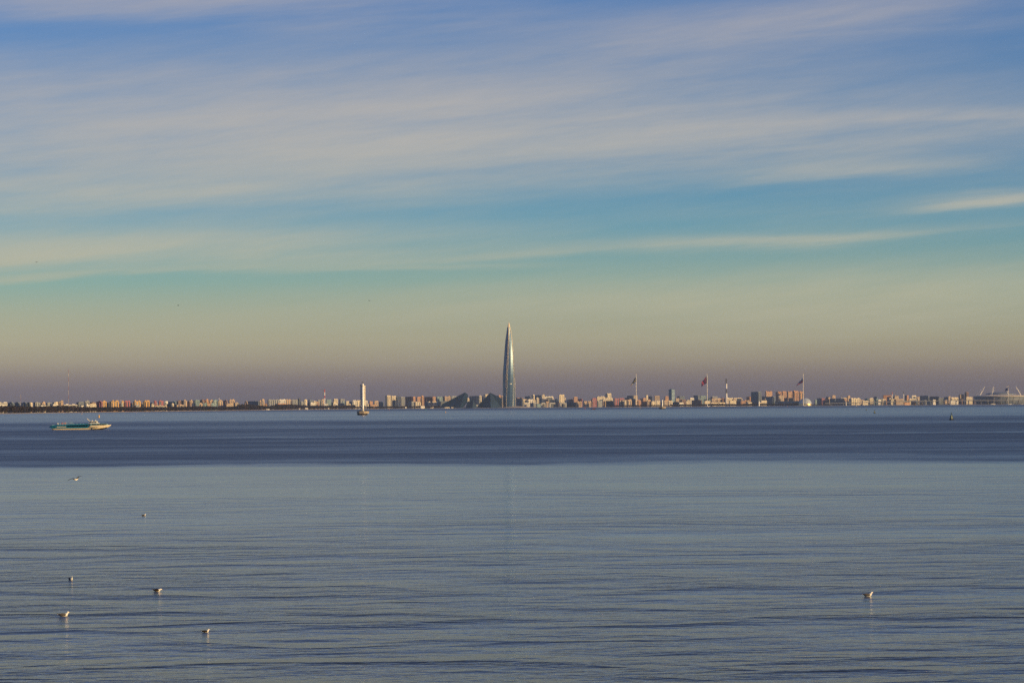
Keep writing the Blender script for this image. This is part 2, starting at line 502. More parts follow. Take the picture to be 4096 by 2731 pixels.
def spire_tower():
    D = 17250.0
    base = at(2037.5, 1629, D); top = at(2034.8, 1287.5, D)
    H = top.z - GROUND
    root = empty("glass_tower", (base.x, D, GROUND), 0, "very tall twisted glass tower tapering to a needle point on the shore", "tower")
    fr = [0, .1, .276, .4, .586, .70, .78, .9, .97, 1.0]
    rr = [34.5, 35.0, 34.6, 33.6, 26.6, 22.4, 19.4, 10.9, 5.2, 0.35]
    def R(f):
        return float(np.interp(f, fr, rr))
    # smooth radius table
    fs = np.linspace(0, 1, 81)
    rs = np.array([R(f) for f in fs])
    for _ in range(3): rs[1:-1] = (rs[:-2] + 2 * rs[1:-1] + rs[2:]) / 4
    def pt(f, r, phi):
        return (r * math.sin(phi), -r * math.cos(phi), f * H)
    twist = rad(38)
    C = 0.93
    cut = 75                                               # the glazing stops here and the needle goes on
    for k in range(5):
        c0 = rad(-36 + 72 * k)
        prof = [(-36, C), (-6, 1.0), (6, 1.0), (36, C)]
        V, F = [], []
        for i in range(cut + 1):
            f = fs[i]
            for a, q in prof: V.append(pt(f, rs[i] * q, c0 + rad(a) + twist * f))
        n = len(prof)
        for i in range(cut):
            for j in range(n - 1):
                F.append((i * n + j, i * n + j + 1, (i + 1) * n + j + 1, (i + 1) * n + j))
        wing = obj("wing", V, F, M_GLASS_WING, root)
        for a in (-6, 6):
            m = MB(); rings = []
            for i in range(cut + 1):
                f = fs[i]; w = 0.45 + 0.35 * f
                p = c0 + rad(a) + twist * f
                cx, cy, z = pt(f, rs[i] * 1.012, p)
                rings.append([(cx + w * math.cos(t), cy + w * math.sin(t), z) for t in (0, math.pi / 2, math.pi, 1.5 * math.pi)])
            m.loft(rings).build("rib", M_GOLD, wing)
    m = MB()
    rings = []
    for i in range(cut, 81):
        f = fs[i]
        rings.append([pt(f, rs[i] * (1.0 if j % 2 else C), rad(-36 + 36 * j) + twist * f) for j in range(10)])
    m.loft(rings).build("needle", M_GOLD, root)
    for f in (0.276, 0.586):
        m = MB(); rings = []
        for df, q in ((0, 1.004), (0.004, 1.004)):
            r_ = float(np.interp(f + df, fs, rs)) * q
            rings.append([pt(f + df, r_ * (1.0 if j % 2 else C), rad(-36 + 36 * j) + twist * (f + df)) for j in range(10)])
        m.loft(rings).build("technical_floor", M_STEEL, root)
spire_tower()

M_SHARD_SHADED = mat("shaded_facade_glass", (0.008, 0.024, 0.05), 0.6, 0.0, 0.1, noise=0.25, nscale=0.03)  # darker copy: shade put into the colour of facets away from the sun
M_SHARD_LIT = mat("lit_facade_glass", (0.013, 0.034, 0.062), 0.6, 0.0, 0.1, noise=0.25, nscale=0.03)  # same glass painted lighter for the facet turned to the sun
def shard(name, label, D, pts, depth, ridge=None):
    """Angular block: outline in the photograph's plane at D, extruded back; the ridge leans towards us."""
    w = [at(x, y, D) for x, y in pts]
    x0 = w[0].x
    root = empty(name, (x0, D, GROUND), 0, label, "building")
    f = [(p.x - x0, 0.0, max(-0.5, p.z - GROUND)) for p in w]
    n = len(f)
    cx = sum(p[0] for p in f) / n
    b = [(cx + (p[0] - cx) * 0.8, depth, p[2] * 0.75) for p in f]
    # the front is folded along the ridge into two facets
    ix, iy, push = ridge
    r = at(ix, iy, D); rp = (r.x - x0, -push, 0.0)
    apex = max(range(n), key=lambda i: f[i][2])
    V = f + b + [rp]
    left = [i for i in range(n) if i <= apex]
    right = [i for i in range(n) if i >= apex]
    F1 = [tuple([2 * n] + left[::-1])[::-1]]
    F2 = [tuple([2 * n] + right[::-1])[::-1]]
    rest = [tuple(range(2 * n - 1, n - 1, -1))[::-1]] + [(i, n + i, n + (i + 1) % n, (i + 1) % n) for i in range(n - 1)]
    def facet(nm, faces, m):
        used = sorted({i for q in faces for i in q})
        ix = {v: k for k, v in enumerate(used)}
        obj(nm, [V[i] for i in used], [tuple(ix[i] for i in q) for q in faces], m, root)
    facet("shaded_facade", F1, M_SHARD_SHADED)
    facet("front_facade", F2, M_SHARD_LIT)
    facet("roof", rest, M_SHARD_SHADED)
    return root
shard("angular_building", "dark wedge-shaped glass building with a long sloping roof left of the glass tower", 17150,
      [(1762, 1631), (1767, 1617), (1860, 1568.5), (1872.5, 1578), (1868.5, 1610), (1852, 1631)], 90, (1840, 1630, 30))
shard("angular_building", "dark angular glass building with a peaked roof directly left of the glass tower", 17200,
      [(1905, 1631), (1921, 1610), (1961, 1570), (2007, 1592.5), (2007, 1631)], 90, (1963, 1630, 34))
shard("low_angular_building", "small dark triangular glass building between the two wedge-shaped ones", 17000,
      [(1862, 1631), (1869, 1608), (1893, 1595.5), (1902, 1612), (1908, 1631)], 60, (1890, 1630, 14))

# striped chimneys and masts
M_RED = mat("red_paint", (0.42, 0.06, 0.06), 0.6); M_WHITE = mat("white_paint", (0.78, 0.74, 0.68), 0.6); M_DARKP = mat("dark_grey_paint", (0.06, 0.055, 0.07), 0.6)
M_SLATE = mat("slate_blue_concrete", (0.10, 0.11, 0.15), 0.8); M_MASTRED = mat("hazed_red_paint", (0.30, 0.15, 0.14), 0.6)  # mast red dulled for the haze it is seen through
def chimney(name, label, cat, px, top, bot, wpx, bands, D, taper=0.8):
    b = at(px, 1625, D); s = px_m(D)
    root = empty(name, (b.x, D, GROUND), 0, label, cat)
    zt = at(px, top, D).z - GROUND
    r0, r1 = wpx * s / 2, wpx * s / 2 * taper
    ys = [top] + [y for y, _ in bands]
    for i, (y, m) in enumerate(bands):
        za, zb = at(px, ys[i], D).z - GROUND, at(px, y, D).z - GROUND
        if i == len(bands) - 1: zb = -0.5
        q = lambda z: r0 + (r1 - r0) * max(0, z) / zt
        MB().lathe([(q(zb), zb), (q(za), za)], 16).build("band", m, root, smooth=False)
    MB().lathe([(r1 * 1.12, zt - 1.0), (r1 * 1.12, zt + 1.2)], 16).build("rim", bands[0][1], root)
    return root
chimney("striped_chimney", "red and white striped chimney left of the white sea lighthouse", "chimney", 1298.5, 1558, 1600, 4.8,
        [(1569, M_RED), (1581.5, M_WHITE), (1592.5, M_RED), (1630, M_WHITE)], 15600)
chimney("striped_chimney", "dark and white striped chimney right of the red flag", "chimney", 2906.3, 1514.5, 1589, 7.0,
        [(1534, M_DARKP), (1554, M_WHITE), (1573, M_DARKP), (1622, M_WHITE)], 18200)
chimney("slender_chimney", "thin slate-grey chimney behind the long pale slab of flats", "chimney", 1119.3, 1585, 1620, 2.6, [(1640, M_SLATE)], 16500)
chimney("slender_chimney", "thin dark-topped chimney right of the stepped orange flats", "chimney", 876, 1584, 1612, 2.4, [(1591, M_SLATE), (1640, M_WHITE)], 13200)
chimney("slender_chimney", "small red and white chimney beside the gold dome at far right", "chimney", 3569.5, 1568, 1582, 3.0, [(1576, M_RED), (1625, M_WHITE)], 18800)
chimney("slender_chimney", "small dark and white chimney right of the gold dome", "chimney", 3615, 1567, 1595, 3.0, [(1575, M_DARKP), (1625, M_WHITE)], 18600)

def lattice_mast(label, px, top, D, w, nb, cols):
    b = at(px + 1, 1640, D)
    root = empty("radio_mast", (b.x, D, GROUND), 0, label, "mast")
    H = at(px, top, D).z - GROUND
    for k in range(nb):
        z0, z1 = H * k / nb, H * (k + 1) / nb
        m = MB()
        pts = [(w * math.cos(a), w * math.sin(a)) for a in (0.5, 0.5 + 2.094, 0.5 + 4.189)]
        for i in range(3):
            p, q = pts[i], pts[(i + 1) % 3]
            m.tube((*p, z0), (*p, z1), w * 0.30, n=5)
            m.tube((*p, z0), (*q, z1), w * 0.2, n=4)
        m.build("mast_section", cols[k % 2], root)
    return root
M_MASTW = mat("hazed_white_paint", (0.42, 0.38, 0.36), 0.6)  # white of the same masts, haze likewise put into the colour
lattice_mast("tall thin red and white radio mast above the left shore wood", 273.2, 1474, 9600, 0.6, 10, (M_MASTW, M_MASTRED))
lattice_mast("short faint red and white radio mast near the left picture edge", 82, 1577, 9400, 0.45, 5, (M_MASTW, M_MASTRED))
lattice_mast("short pale mast between the ochre and the pink left-hand blocks", 483.2, 1598, 10200, 0.6, 2, (M_WHITE, M_WHITE))

# flagpoles
M_POLE = mat("flagpole_paint", (0.80, 0.74, 0.60), 0.5); M_FB = mat("black_cloth", (0.02, 0.022, 0.03), 0.9); M_FY = mat("yellow_cloth", (0.55, 0.36, 0.06), 0.9)
M_FW = mat("white_cloth", (0.6, 0.6, 0.62), 0.9); M_FR = mat("red_cloth", (0.42, 0.03, 0.045), 0.9); M_FBL = mat("blue_cloth", (0.03, 0.045, 0.16), 0.9)
def flagpole(label, px, top, base, D, hoist, fly, stripes, thick=1.7):
    b = at(px, base, D)
    root = empty("flagpole", (b.x, D, GROUND), 0, label, "flagpole", "giant flagpoles on the far shore")
    H = at(px - 2, top, D).z - GROUND
    MB().lathe([(thick * 1.5, -0.5), (thick * 1.5, 2), (thick, 3), (thick * 0.75, H)], 12).build("pole", M_POLE, root)
    MB().lathe([(0.2, H), (1.5, H + 1.0), (1.7, H + 2.2), (0.9, H + 3.6), (0.1, H + 4.2)], 12).build("finial", M_GOLD, root)
    h0, h1 = at(px, hoist[0], D).z - GROUND, at(px, hoist[1], D).z - GROUND
    s = px_m(D)
    n, mcols = 12, 16
    ns = len(stripes)
    flag = empty("flag", (0, 0, 0)); flag.parent = root
    cut_ = [0.0] + ([0.42, 0.82, 1.0] if stripes[0] is M_FB else [0.24, 0.64, 1.0]) if ns == 3 else [0.0, 1.0]
    for k in range(ns):
        V, F = [], []
        rows = n // ns if ns > 1 else n
        for i in range(rows + 1):
            u = cut_[k] + (cut_[k + 1] - cut_[k]) * i / rows
            for j in range(mcols + 1):
                v = j / mcols
                # cloth hangs and streams to the left, its lower edge trailing
                x = -thick - v * (fly[0] * (1 - 0.12 * u * (1 - v))) * s
                z = h0 + (h1 - h0) * u * (1 - fly[2] * v) - v ** 1.15 * fly[1] * s + math.sin(v * 9 + u * 2) * 1.2 * v
                y = math.sin(v * 11 + u * 3) * 2.0 * v + v * fly[0] * s * 0.42
                V.append((x, y, z)); V.append((x, y + 0.12, z))
        w = 2 * (mcols + 1)
        for i in range(rows):
            for j in range(mcols):
                a = i * w + 2 * j
                F += [(a, a + 2, a + w + 2, a + w), (a + 1, a + w + 1, a + w + 3, a + 3)]
        obj("stripe", V, F, stripes[k], flag, smooth=True)
    MB().lathe([(14, -0.5), (14, 0.8), (9, 1.4), (4, 2.2)], 16).build("base", M_STEEL, root)
    return root
flagpole("tall pole with the drooping black and yellow flag, leftmost of the three flagpoles", 2545.2, 1498, 1621, 16750, (1507, 1530), (21, 36, 0.9), (M_FB, M_FY, M_FW))
flagpole("tall pole flying the plain red flag, middle of the three flagpoles", 2829.2, 1497, 1619, 16750, (1504, 1532), (21, 26, 0.42), (M_FR,))
flagpole("tall pole flying the white, blue and red striped flag beside the glass dome", 3213.5, 1496, 1616, 16750, (1508, 1531), (25, 32, 0.88), (M_FW, M_FBL, M_FR))
flagpole("slim flagpole with a dark blue flag in front of the stadium", 4033, 1546, 1615, 15900, (1548, 1562), (11, 8, 0.4), (M_FBL,), 0.7)

# glass tower block with pale side
def blue_tower():
    D = 17900.0
    M_A = mat("teal_curtain_glass", (0.08, 0.15, 0.20), 0.3, 0.3); M_B = mat("pale_spandrel", (0.38, 0.46, 0.48), 0.5)
    s = px_m(D); c = at(2687, 1620, D)
    a = rad(42)
    L, R = 11.5 * s / math.sin(a), 13 * s / math.cos(a)
    H = at(2687, 1558.5, D).z - GROUND
    root = empty("office_tower", (c.x, D, GROUND), a, "blue glass office tower block standing above the low roofs between two flagpoles", "building")
    MB().box(0, R, 0, L, -0.5, H).build("wall", M_A, root)
    MB().box(-0.6, R + 0.6, -0.6, L + 0.6, H, H + 1.6).build("roof", M_A, root)
    MB().box(R * 0.1, R * 0.5, L * 0.2, L * 0.7, H + 1.6, H + 5).build("plant_room", M_A, root)
    n = 13
    for i in range(n):
        z = H * (i + 0.6) / n
        MB().box(0.3, R - 0.3, -0.35, -0.02, z - 1.0, z + 1.2).build("floor_band", M_B, root)
blue_tower()

# half-round glass dome, the sun's gold reflection put into the base panes' colour
def dome():
    D = 16900.0
    c = at(3221, 1617, D); s = px_m(D)
    root = empty("glass_dome", (c.x, D, GROUND), 0, "pale rounded dome behind the white, blue and red flag", "dome")
    M_D = mat("dome_panels", (0.40, 0.45, 0.50), 0.45, 0.0)
    M_R = mat("dome_rib", (0.5, 0.48, 0.44), 0.4, 0.3)
    a, h = 26.5 * s, at(3221, 1591.5, D).z - GROUND
    n, kk = 40, 12
    m = MB()
    prof = [(a * math.cos(t) ** 0.9, h * math.sin(t)) for t in np.linspace(0, math.pi / 2 - 0.03, kk)]
    m.lathe([(a, -0.5)] + prof, n).build("shell", M_D, root, smooth=True)
    M_G = mat("dome_glazing_sun_gold", (0.60, 0.45, 0.20), 0.42, 0.8)
    for i in range(n):
        t0, t1 = 2 * math.pi * (i + .06) / n, 2 * math.pi * (i + .94) / n
        V = [((a + .5) * math.cos(t), (a + .5) * math.sin(t), 1.0) for t in (t0, t1)] + [((a - .3) * math.cos(t), (a - .3) * math.sin(t), h * .26) for t in (t1, t0)]
        V += [(x * .985, y * .985, z) for x, y, z in V]
        obj("pane", V, [(0, 1, 2, 3), (7, 6, 5, 4), (0, 4, 5, 1), (1, 5, 6, 2), (2, 6, 7, 3), (3, 7, 4, 0)], M_G, root)
    for i in range(n // 2):
        t0 = 2 * math.pi * i / (n // 2)
        rings = []
        for r, z in prof[:9]:
            x, y = (r + 0.25) * math.cos(t0), (r + 0.25) * math.sin(t0)
            rings.append([(x - .3, y - .3, z), (x + .3, y - .3, z), (x + .3, y + .3, z), (x - .3, y + .3, z)])
        MB().loft(rings).build("rib", M_R, root)
dome()

# stadium with its ring of leaning masts
def stadium():
    D = 17350.0
    c = at(4002, 1617, D); s = px_m(D)
    root = empty("stadium", (c.x, D, GROUND), 0, "round stadium with saucer roof and ring of leaning white masts at far right", "stadium")
    M_W = mat("stadium_wall", (0.10, 0.12, 0.14), 0.6, noise=0.2, nscale=0.05); M_RF = mat("stadium_roof", (0.55, 0.47, 0.36), 0.55)
    M_DM = mat("stadium_dome", (0.16, 0.18, 0.21), 0.5)
    rz = at(4002, 1584, D).z - GROUND
    R = 110 * s
    MB().lathe([(R * 0.86, -0.5), (R * 0.88, rz * 0.3), (R * 0.97, rz - 3.5)], 64).build("wall", M_W, root, smooth=True)
    MB().lathe([(R * 0.96, rz - 3.4), (R, rz - 1.5), (R * 0.99, rz), (R * 0.8, rz + 5), (R * 0.62, rz + 8)], 64).build("roof_ring", M_RF, root, smooth=True)
    MB().lathe([(R * 0.60, rz + 6), (R * 0.52, rz + 14), (R * 0.36, rz + 19.5), (R * 0.18, rz + 22.5), (0.5, rz + 23.5)], 48).build("dome", M_DM, root, smooth=True)
    top = at(4002, 1545, D).z - GROUND
    for k in range(8):
        a = rad(12.5 + 45 * k)
        p = Vector((R * 0.80 * math.sin(a), -R * 0.80 * math.cos(a), rz + 4)); q = Vector((R * 0.60 * math.sin(a), -R * 0.60 * math.cos(a), top))
        side = Vector((math.cos(a), math.sin(a), 0)) * 2.6
        m = MB().tube(p - side, q, 1.1, 0.5, 6).tube(p + side, q, 1.1, 0.5, 6)
        mast = m.build("mast", M_WHITE, root)
        o = Vector((R * 0.96 * math.sin(a), -R * 0.96 * math.cos(a), rz + 1))
        MB().tube(q, o, 0.3, 0.3, 4).build("cable", M_STEEL, mast)
    for k in range(24):
        a = rad(7.5 + 15 * k)
        p = (R * 0.90 * math.sin(a), -R * 0.90 * math.cos(a), 0); q = (R * 0.985 * math.sin(a), -R * 0.985 * math.cos(a), rz - 3.5)
        MB().tube(p, q, 0.8, 0.8, 6).build("buttress", M_STEEL, root)
stadium()

# long low viaduct in front of the right-hand roofs
def viaduct():
    D = 16300.0
    M_V = mat("viaduct_concrete", (0.15, 0.15, 0.16), 0.8); M_L = mat("viaduct_parapet", (0.33, 0.32, 0.32), 0.8)
    xs = [3300, 3420, 3560, 3720, 3880, 4100, 4300]
    ys = [1612.5, 1610.0, 1606.0, 1602.5, 1601.0, 1600.5, 1599.0]
    P = [at(x, y, D) for x, y in zip(xs, ys)]
    root = empty("viaduct", (P[0].x, D, GROUND), 0, "long grey road viaduct on piers in front of the far right roofs", "bridge")
    def q(p, dy, dz): return (p.x - P[0].x, dy, p.z - GROUND + dz)
    for nm, dz0, dz1, dy0, dy1, m in (("deck", -2.6, 0, 0, 26, M_V), ("parapet", 0, 1.1, -0.3, 0.1, M_L)):
        rings = [[q(p, dy0, dz0), q(p, dy1, dz0), q(p, dy1, dz1), q(p, dy0, dz1)] for p in P]
        MB().loft(rings).build(nm, m, root)
    X0, X1 = P[0].x, P[-1].x
    n = 20
    for i in range(n):
        x = X0 + (X1 - X0) * (i + 0.5) / n
        z = float(np.interp(x, [p.x for p in P], [p.z for p in P])) - GROUND - 2.6
        MB().box(x - X0 - 1.6, x - X0 + 1.6, 6, 18, -0.5, z).build("pier", M_V, root)
viaduct()

def pylon(label, px, top, D, wpx):
    c = at(px, 1618, D); s = px_m(D); H = at(px, top, D).z - GROUND
    root = empty("pylon", (c.x, D, GROUND), 0.3, label, "pylon")
    w = wpx * s / 2
    MB().box(-w, w, -w, w, -0.5, H).build("shaft", M_WHITE, root)
    MB().box(-w * 1.6, w * 1.6, -w * 1.6, w * 1.6, -0.5, 3).build("base", M_STEEL, root)
    MB().box(-w * 1.25, w * 1.25, -w * 1.25, w * 1.25, H, H + 1.5).build("cap", M_STEEL, root)
pylon("stout white pylon on the shore left of the glass dome", 3036.5, 1605, 16800, 3.6)
pylon("slim white pylon rising through the low viaduct right of the glass dome", 3384.5, 1607, 16250, 2.0)
# ------------------------------------------------------------------ city along the far shore
WALL = {  # wall colours, some holding the sunlight or shade of a face
    'W': ("white", (0.66, 0.62, 0.55)), 'C': ("cream", (0.62, 0.53, 0.38)), 'O': ("ochre", (0.50, 0.30, 0.10)), 'A': ("orange", (0.46, 0.25, 0.13)),
    'R': ("pink-red", (0.34, 0.12, 0.13)), 'P': ("pinkish beige", (0.43, 0.31, 0.21)), 'G': ("grey", (0.28, 0.29, 0.29)), 'B': ("blue-grey", (0.13, 0.16, 0.20)),
    'N': ("brown", (0.20, 0.115, 0.085)), 'T': ("teal-grey", (0.17, 0.26, 0.28)), 'D': ("dark slate", (0.055, 0.07, 0.085))}
M_WALL = {k: mat("wall_" + v[0].replace(' ', '_').replace('-', '_'), v[1], 0.85, noise=0.16, nscale=0.06) for k, v in WALL.items()}
M_LIGHT = {k: mat("bay_" + v[0].replace(' ', '_').replace('-', '_'), tuple(min(.8, c * 1.15 + .02) for c in v[1]), 0.85) for k, v in WALL.items()}
M_WIN = mat("window_glass", (0.035, 0.045, 0.06), 0.25)
M_WIN2 = mat("window_glass_pale", (0.09, 0.11, 0.13), 0.2)
M_ROOF = mat("roof_felt", (0.16, 0.15, 0.15), 0.9)
M_ROOFRED = mat("roof_red_tile", (0.26, 0.10, 0.07), 0.9)
SEG = (0, 500, 1000, 1500, 2000, 2500, 3000, 3576)
Z = 0.22109
# segment, left, corner, right, top (all read off enlargements), wall colour, style, depth row
# style: v bays and window columns, h floor bands, p plain with windows, f white portal frames, l low pavilion, x far blurred block
B_TABLE = """
0 -60 -52 118 765 W h 1|0 122 226 232 765 B v 1|0 236 343 352 768 B v 2|0 372 470 476 765 B v 2|0 479 526 532 768 D v 1|0 532 540 585 768 C p 1
0 600 640 720 757 G v 2|0 722 762 815 768 P v 3|0 735 741 825 812 W l 0|0 830 858 926 768 G v 2|0 832 840 906 815 G h 0|0 940 985 1046 757 C v 2
0 946 953 1050 808 W h 0|0 1052 1062 1142 742 P v 1|0 1145 1153 1385 797 W h 1|0 1375 1420 1508 757 B v 3|0 1462 1468 1512 816 W l 0|0 1530 1541 1614 737 G v 2
0 1560 1566 1616 800 W h 0|0 1625 1660 1726 757 N v 3|0 1620 1628 1733 792 C h 1|0 1736 1832 1838 745 R v 1|0 1840 1848 1925 744 O v 1|0 1928 1964 1970 772 D p 2
0 1972 2012 2146 741 O v 1|0 2150 2190 2196 790 D h 2|0 2198 2206 2250 745 O v 2|0 2252 2262 2352 737 R v 1
1 80 130 140 790 D h 2|1 142 176 280 737 O v 1|1 190 198 262 812 G h 0|1 266 318 325 795 D h 2|1 325 352 442 737 O v 1|1 442 502 510 770 B h 3
1 468 482 526 790 C h 0|1 527 536 571 734 R p 1|1 613 621 693 732 R v 1|1 535 547 746 815 P h 0|1 711 720 772 742 W v 2|1 776 912 920 746 T h 3
1 750 838 844 786 D h 1|1 845 851 884 785 C v 0|1 886 920 926 796 B h 1|1 926 962 1011 735 N v 2|1 931 938 966 808 P l 0|1 980 988 1058 805 P h 0
1 1012 1052 1058 731 D v 3|1 1058 1067 1119 727 P v 1|1 1122 1164 1172 746 N v 2|1 1148 1172 1226 727 P v 3|1 1230 1262 1345 722 T v 2|1 1346 1402 1441 719 N v 3
1 1446 1462 1506 714 A v 2|1 1507 1532 1586 724 P v 3|1 1586 1604 1666 717 T v 1|1 1266 1277 1338 775 T h 0|1 1338 1346 1404 785 P v 0|1 1406 1416 1474 777 T v 0
1 1475 1486 1543 774 A h 0|1 1545 1553 1610 785 T v 0|1 1680 1692 1766 732 P v 1|1 1770 1838 1850 725 N v 2|1 1876 1888 1986 719 P v 2|1 1830 1838 1940 790 P h 0
1 1987 1994 2042 765 P h 1|1 2040 2048 2082 800 P l 0|1 2160 2205 2218 750 P v 1
2 -95 148 168 738 B h 2|2 172 179 196 733 P v 1|2 200 218 260 711 P v 3|2 318 332 520 712 G v 1|2 521 530 640 710 W v 2|2 641 652 750 712 P v 3
2 751 762 861 711 G v 2|2 862 884 911 690 D v 3|2 922 928 970 745 G h 3|2 975 987 1031 712 C v 2|2 1050 1080 1138 718 B v 4|2 1140 1152 1206 740 C h 2
2 1210 1228 1284 720 G v 4|2 1285 1292 1340 709 P v 3|2 1370 1384 1470 715 T h 4|2 1500 1522 1590 705 C h 4|2 1610 1634 1714 705 G v 4|2 1720 1742 1790 745 C h 2
2 1795 1843 1848 750 B h 2|2 1849 1858 1925 728 W v 1|2 1926 1934 2010 730 C v 1|2 2068 2078 2126 729 W v 1|2 2160 2167 2217 742 A p 2|2 2240 2250 2322 745 P v 1
2 2170 2178 2290 800 A h 0|2 490 503 662 785 A h 0|2 1090 1098 1180 770 W h 1|2 1330 1342 1411 786 W h 1|2 1535 1542 1586 790 W h 0|2 1590 1700 1712 775 B h 2
2 1790 1797 1823 795 C p 0|2 2120 2127 2146 792 C p 0|2 270 278 305 810 O l 0|2 1040 1090 1096 770 D h 3|2 1215 1222 1250 808 A l 0|2 1430 1500 1512 760 B h 4
3 60 150 160 752 B h 3|3 185 219 286 639 C v 2|3 292 301 380 648 C v 3|3 316 370 378 722 D h 1|3 381 391 460 654 C v 2|3 461 470 541 668 G v 3
3 545 684 690 658 N v 2|3 690 694 731 661 A p 2|3 735 762 832 672 A v 3|3 833 845 886 649 A v 2|3 888 1040 1046 660 N v 2|3 1047 1054 1098 664 A v 2
3 1100 1128 1221 664 T v 3|3 595 664 720 752 G h 0|3 721 730 826 755 C v 0|3 900 958 964 752 B h 0|3 964 970 1000 748 W v 0|3 1030 1039 1110 745 C v 0
3 1222 1262 1366 655 P v 4|3 1366 1384 1476 652 G v 4|3 1165 1192 1312 740 B h 1|3 1120 1160 1166 700 T v 1|3 1665 1673 1706 690 C v 3|3 1706 1880 1886 645 B v 3
3 1887 1893 1928 639 C v 3|3 1930 1958 1966 655 B v 4|3 1966 1994 2052 619 C v 4|3 2200 2242 2292 640 A v 4|3 2293 2300 2322 650 P v 3|3 822 830 896 828 W l -1
3 995 1001 1056 838 C l -1|3 1255 1262 1348 850 C l -1|3 1378 1384 1418 850 C l -1|3 540 546 572 845 W l -1|3 1820 1826 1905 808 G l 0
4 290 312 426 678 N h 4|4 300 396 408 690 B h 3|4 408 416 500 708 C v 2|4 502 510 606 710 W v 2|4 452 546 560 650 B v 4|4 570 602 629 625 C v 3
4 631 742 756 632 B v 4|4 655 663 706 680 C v 2|4 760 768 811 624 C p 3|4 812 821 968 655 W f 4|4 430 440 540 772 W h 1|4 542 608 662 772 G h 1
4 665 672 736 790 T l 0|4 740 748 822 770 B f 1|4 825 832 886 755 P v 2|4 887 895 1005 768 B f 1|4 910 918 986 710 C h 3|4 1065 1076 1166 625 C p 3
4 1167 1173 1187 680 C p 4|4 1080 1089 1206 770 B f 1|4 1215 1376 1384 760 D h 1|4 1386 1396 1480 750 P v 1|4 1250 1328 1336 705 N h 3|4 1330 1342 1406 668 A h 4
4 1406 1482 1492 700 R h 3|4 1510 1522 1580 750 P v 1|4 1584 1592 1651 745 P v 1|4 1655 1670 1746 690 R v 2|4 1750 1762 1905 658 C h 4|4 1905 1946 2016 604 C v 4
4 1862 1870 2046 685 C h 3|4 1755 1768 1850 735 G v 1|4 1852 1862 1918 740 P h 1|4 1920 2052 2062 735 D h 1|4 2062 2072 2150 690 R v 2|4 2151 2162 2250 690 R v 3
4 2155 2166 2234 735 C v 1|4 2240 2251 2312 735 C v 1|4 2262 2340 2350 680 D h 4|4 760 766 838 706 C h 3|4 1010 1060 1072 745 N h 3
5 -60 -48 40 728 C v 1|5 42 54 122 725 P v 1|5 125 184 192 700 D h 2|5 42 146 158 640 B h 5|5 150 162 232 640 P h 5|5 228 236 291 730 A v 1
5 291 398 406 745 N h 1|5 402 410 470 730 P v 1|5 474 483 560 742 C p 1|5 562 570 638 742 C p 2|5 695 706 780 735 P v 1|5 782 790 862 737 C v 2
5 320 332 380 690 A h 3|5 381 389 419 635 C p 5|5 421 490 500 650 B h 5|5 530 541 630 645 P h 5|5 715 732 800 655 A h 4|5 910 921 986 690 P h 3
5 945 992 1086 650 B h 5|5 986 1032 1110 715 N h 2|5 1116 1126 1174 718 C h 3|5 1175 1182 1253 685 W h 4|5 1245 1322 1360 635 B h 5|5 1361 1372 1470 645 T h 5
5 1436 1443 1550 735 C p 1|5 1210 1378 1396 720 N h 2|5 1555 1582 1680 655 G v 5|5 1560 1571 1660 700 P v 3|5 1662 1670 1760 702 P v 3|5 1762 1862 1900 690 B h 4
5 1806 1816 1960 685 C h 4|5 1962 1970 2112 685 C h 4|5 1896 1902 2016 727 C p 1|5 2012 2092 2100 735 N h 2|5 2100 2107 2216 732 A h 2|5 2200 2254 2293 660 A v 3
5 980 987 1062 765 W l 0|5 1556 1562 1700 768 C l 0|5 1702 1708 1816 766 C l 0|5 2225 2231 2300 762 C l 0|5 870 950 985 760 D l 0
6 32 152 211 570 B v 3|6 214 270 276 652 B h 4|6 275 292 408 564 A v 3|6 290 428 468 655 B v 2|6 470 508 576 571 A v 3|6 577 592 666 567 A v 4
6 670 692 770 569 A v 3|6 772 802 886 559 A v 4|6 890 902 977 571 A v 3|6 510 522 618 640 P v 2|6 620 686 700 680 N h 2|6 702 790 816 680 N h 2
6 330 738 746 738 B h 1|6 746 902 916 735 T h 1|6 200 207 312 730 C l 1|6 168 174 206 765 C l 0|6 1296 1303 1376 690 R h 3|6 1410 1417 1460 675 P v 3
6 1216 1290 1298 685 B h 4|6 1380 1408 1412 665 D h 4|6 1486 1494 1551 640 P p 4|6 1452 1540 1552 690 B h 3|6 1556 1702 1722 688 G h 3|6 1765 1772 1816 643 P p 4
6 1800 1834 2006 690 C v 2|6 1452 1790 1798 740 B h 1|6 2030 2042 2152 735 C h 1|6 2156 2166 2240 690 C h 3|6 2242 2300 2312 660 B h 5|6 1640 1650 1764 680 C h 4
6 2314 2322 2380 716 W h 3|6 2384 2400 2470 708 C h 3
7 -95 -80 -30 690 C h 4|7 -120 -50 -44 660 B h 5|7 -28 0 16 660 B h 5|7 0 16 92 645 P h 4|7 195 226 232 640 B h 5|7 232 238 268 638 A p 4|7 318 330 410 638 C f 4|7 412 420 470 668 P h 5
7 480 622 640 640 B h 5|7 645 655 700 668 P h 5|7 664 814 822 655 D h 4|7 905 980 985 665 B h 5|7 981 988 1030 655 P h 4|7 1030 1041 1176 677 C v 3
7 1176 1200 1276 620 P h 5|7 1284 1312 1358 580 N v 5|7 1300 1312 1432 668 C h 3|7 -60 -52 30 705 C h 3|7 32 40 180 705 P h 3|7 270 280 420 700 C h 3
7 700 708 760 715 W l 2|7 1020 1026 1180 745 W h -1|7 185 192 300 770 A l -1|7 350 357 395 762 O l -1|7 490 498 520 770 O l -1
"""
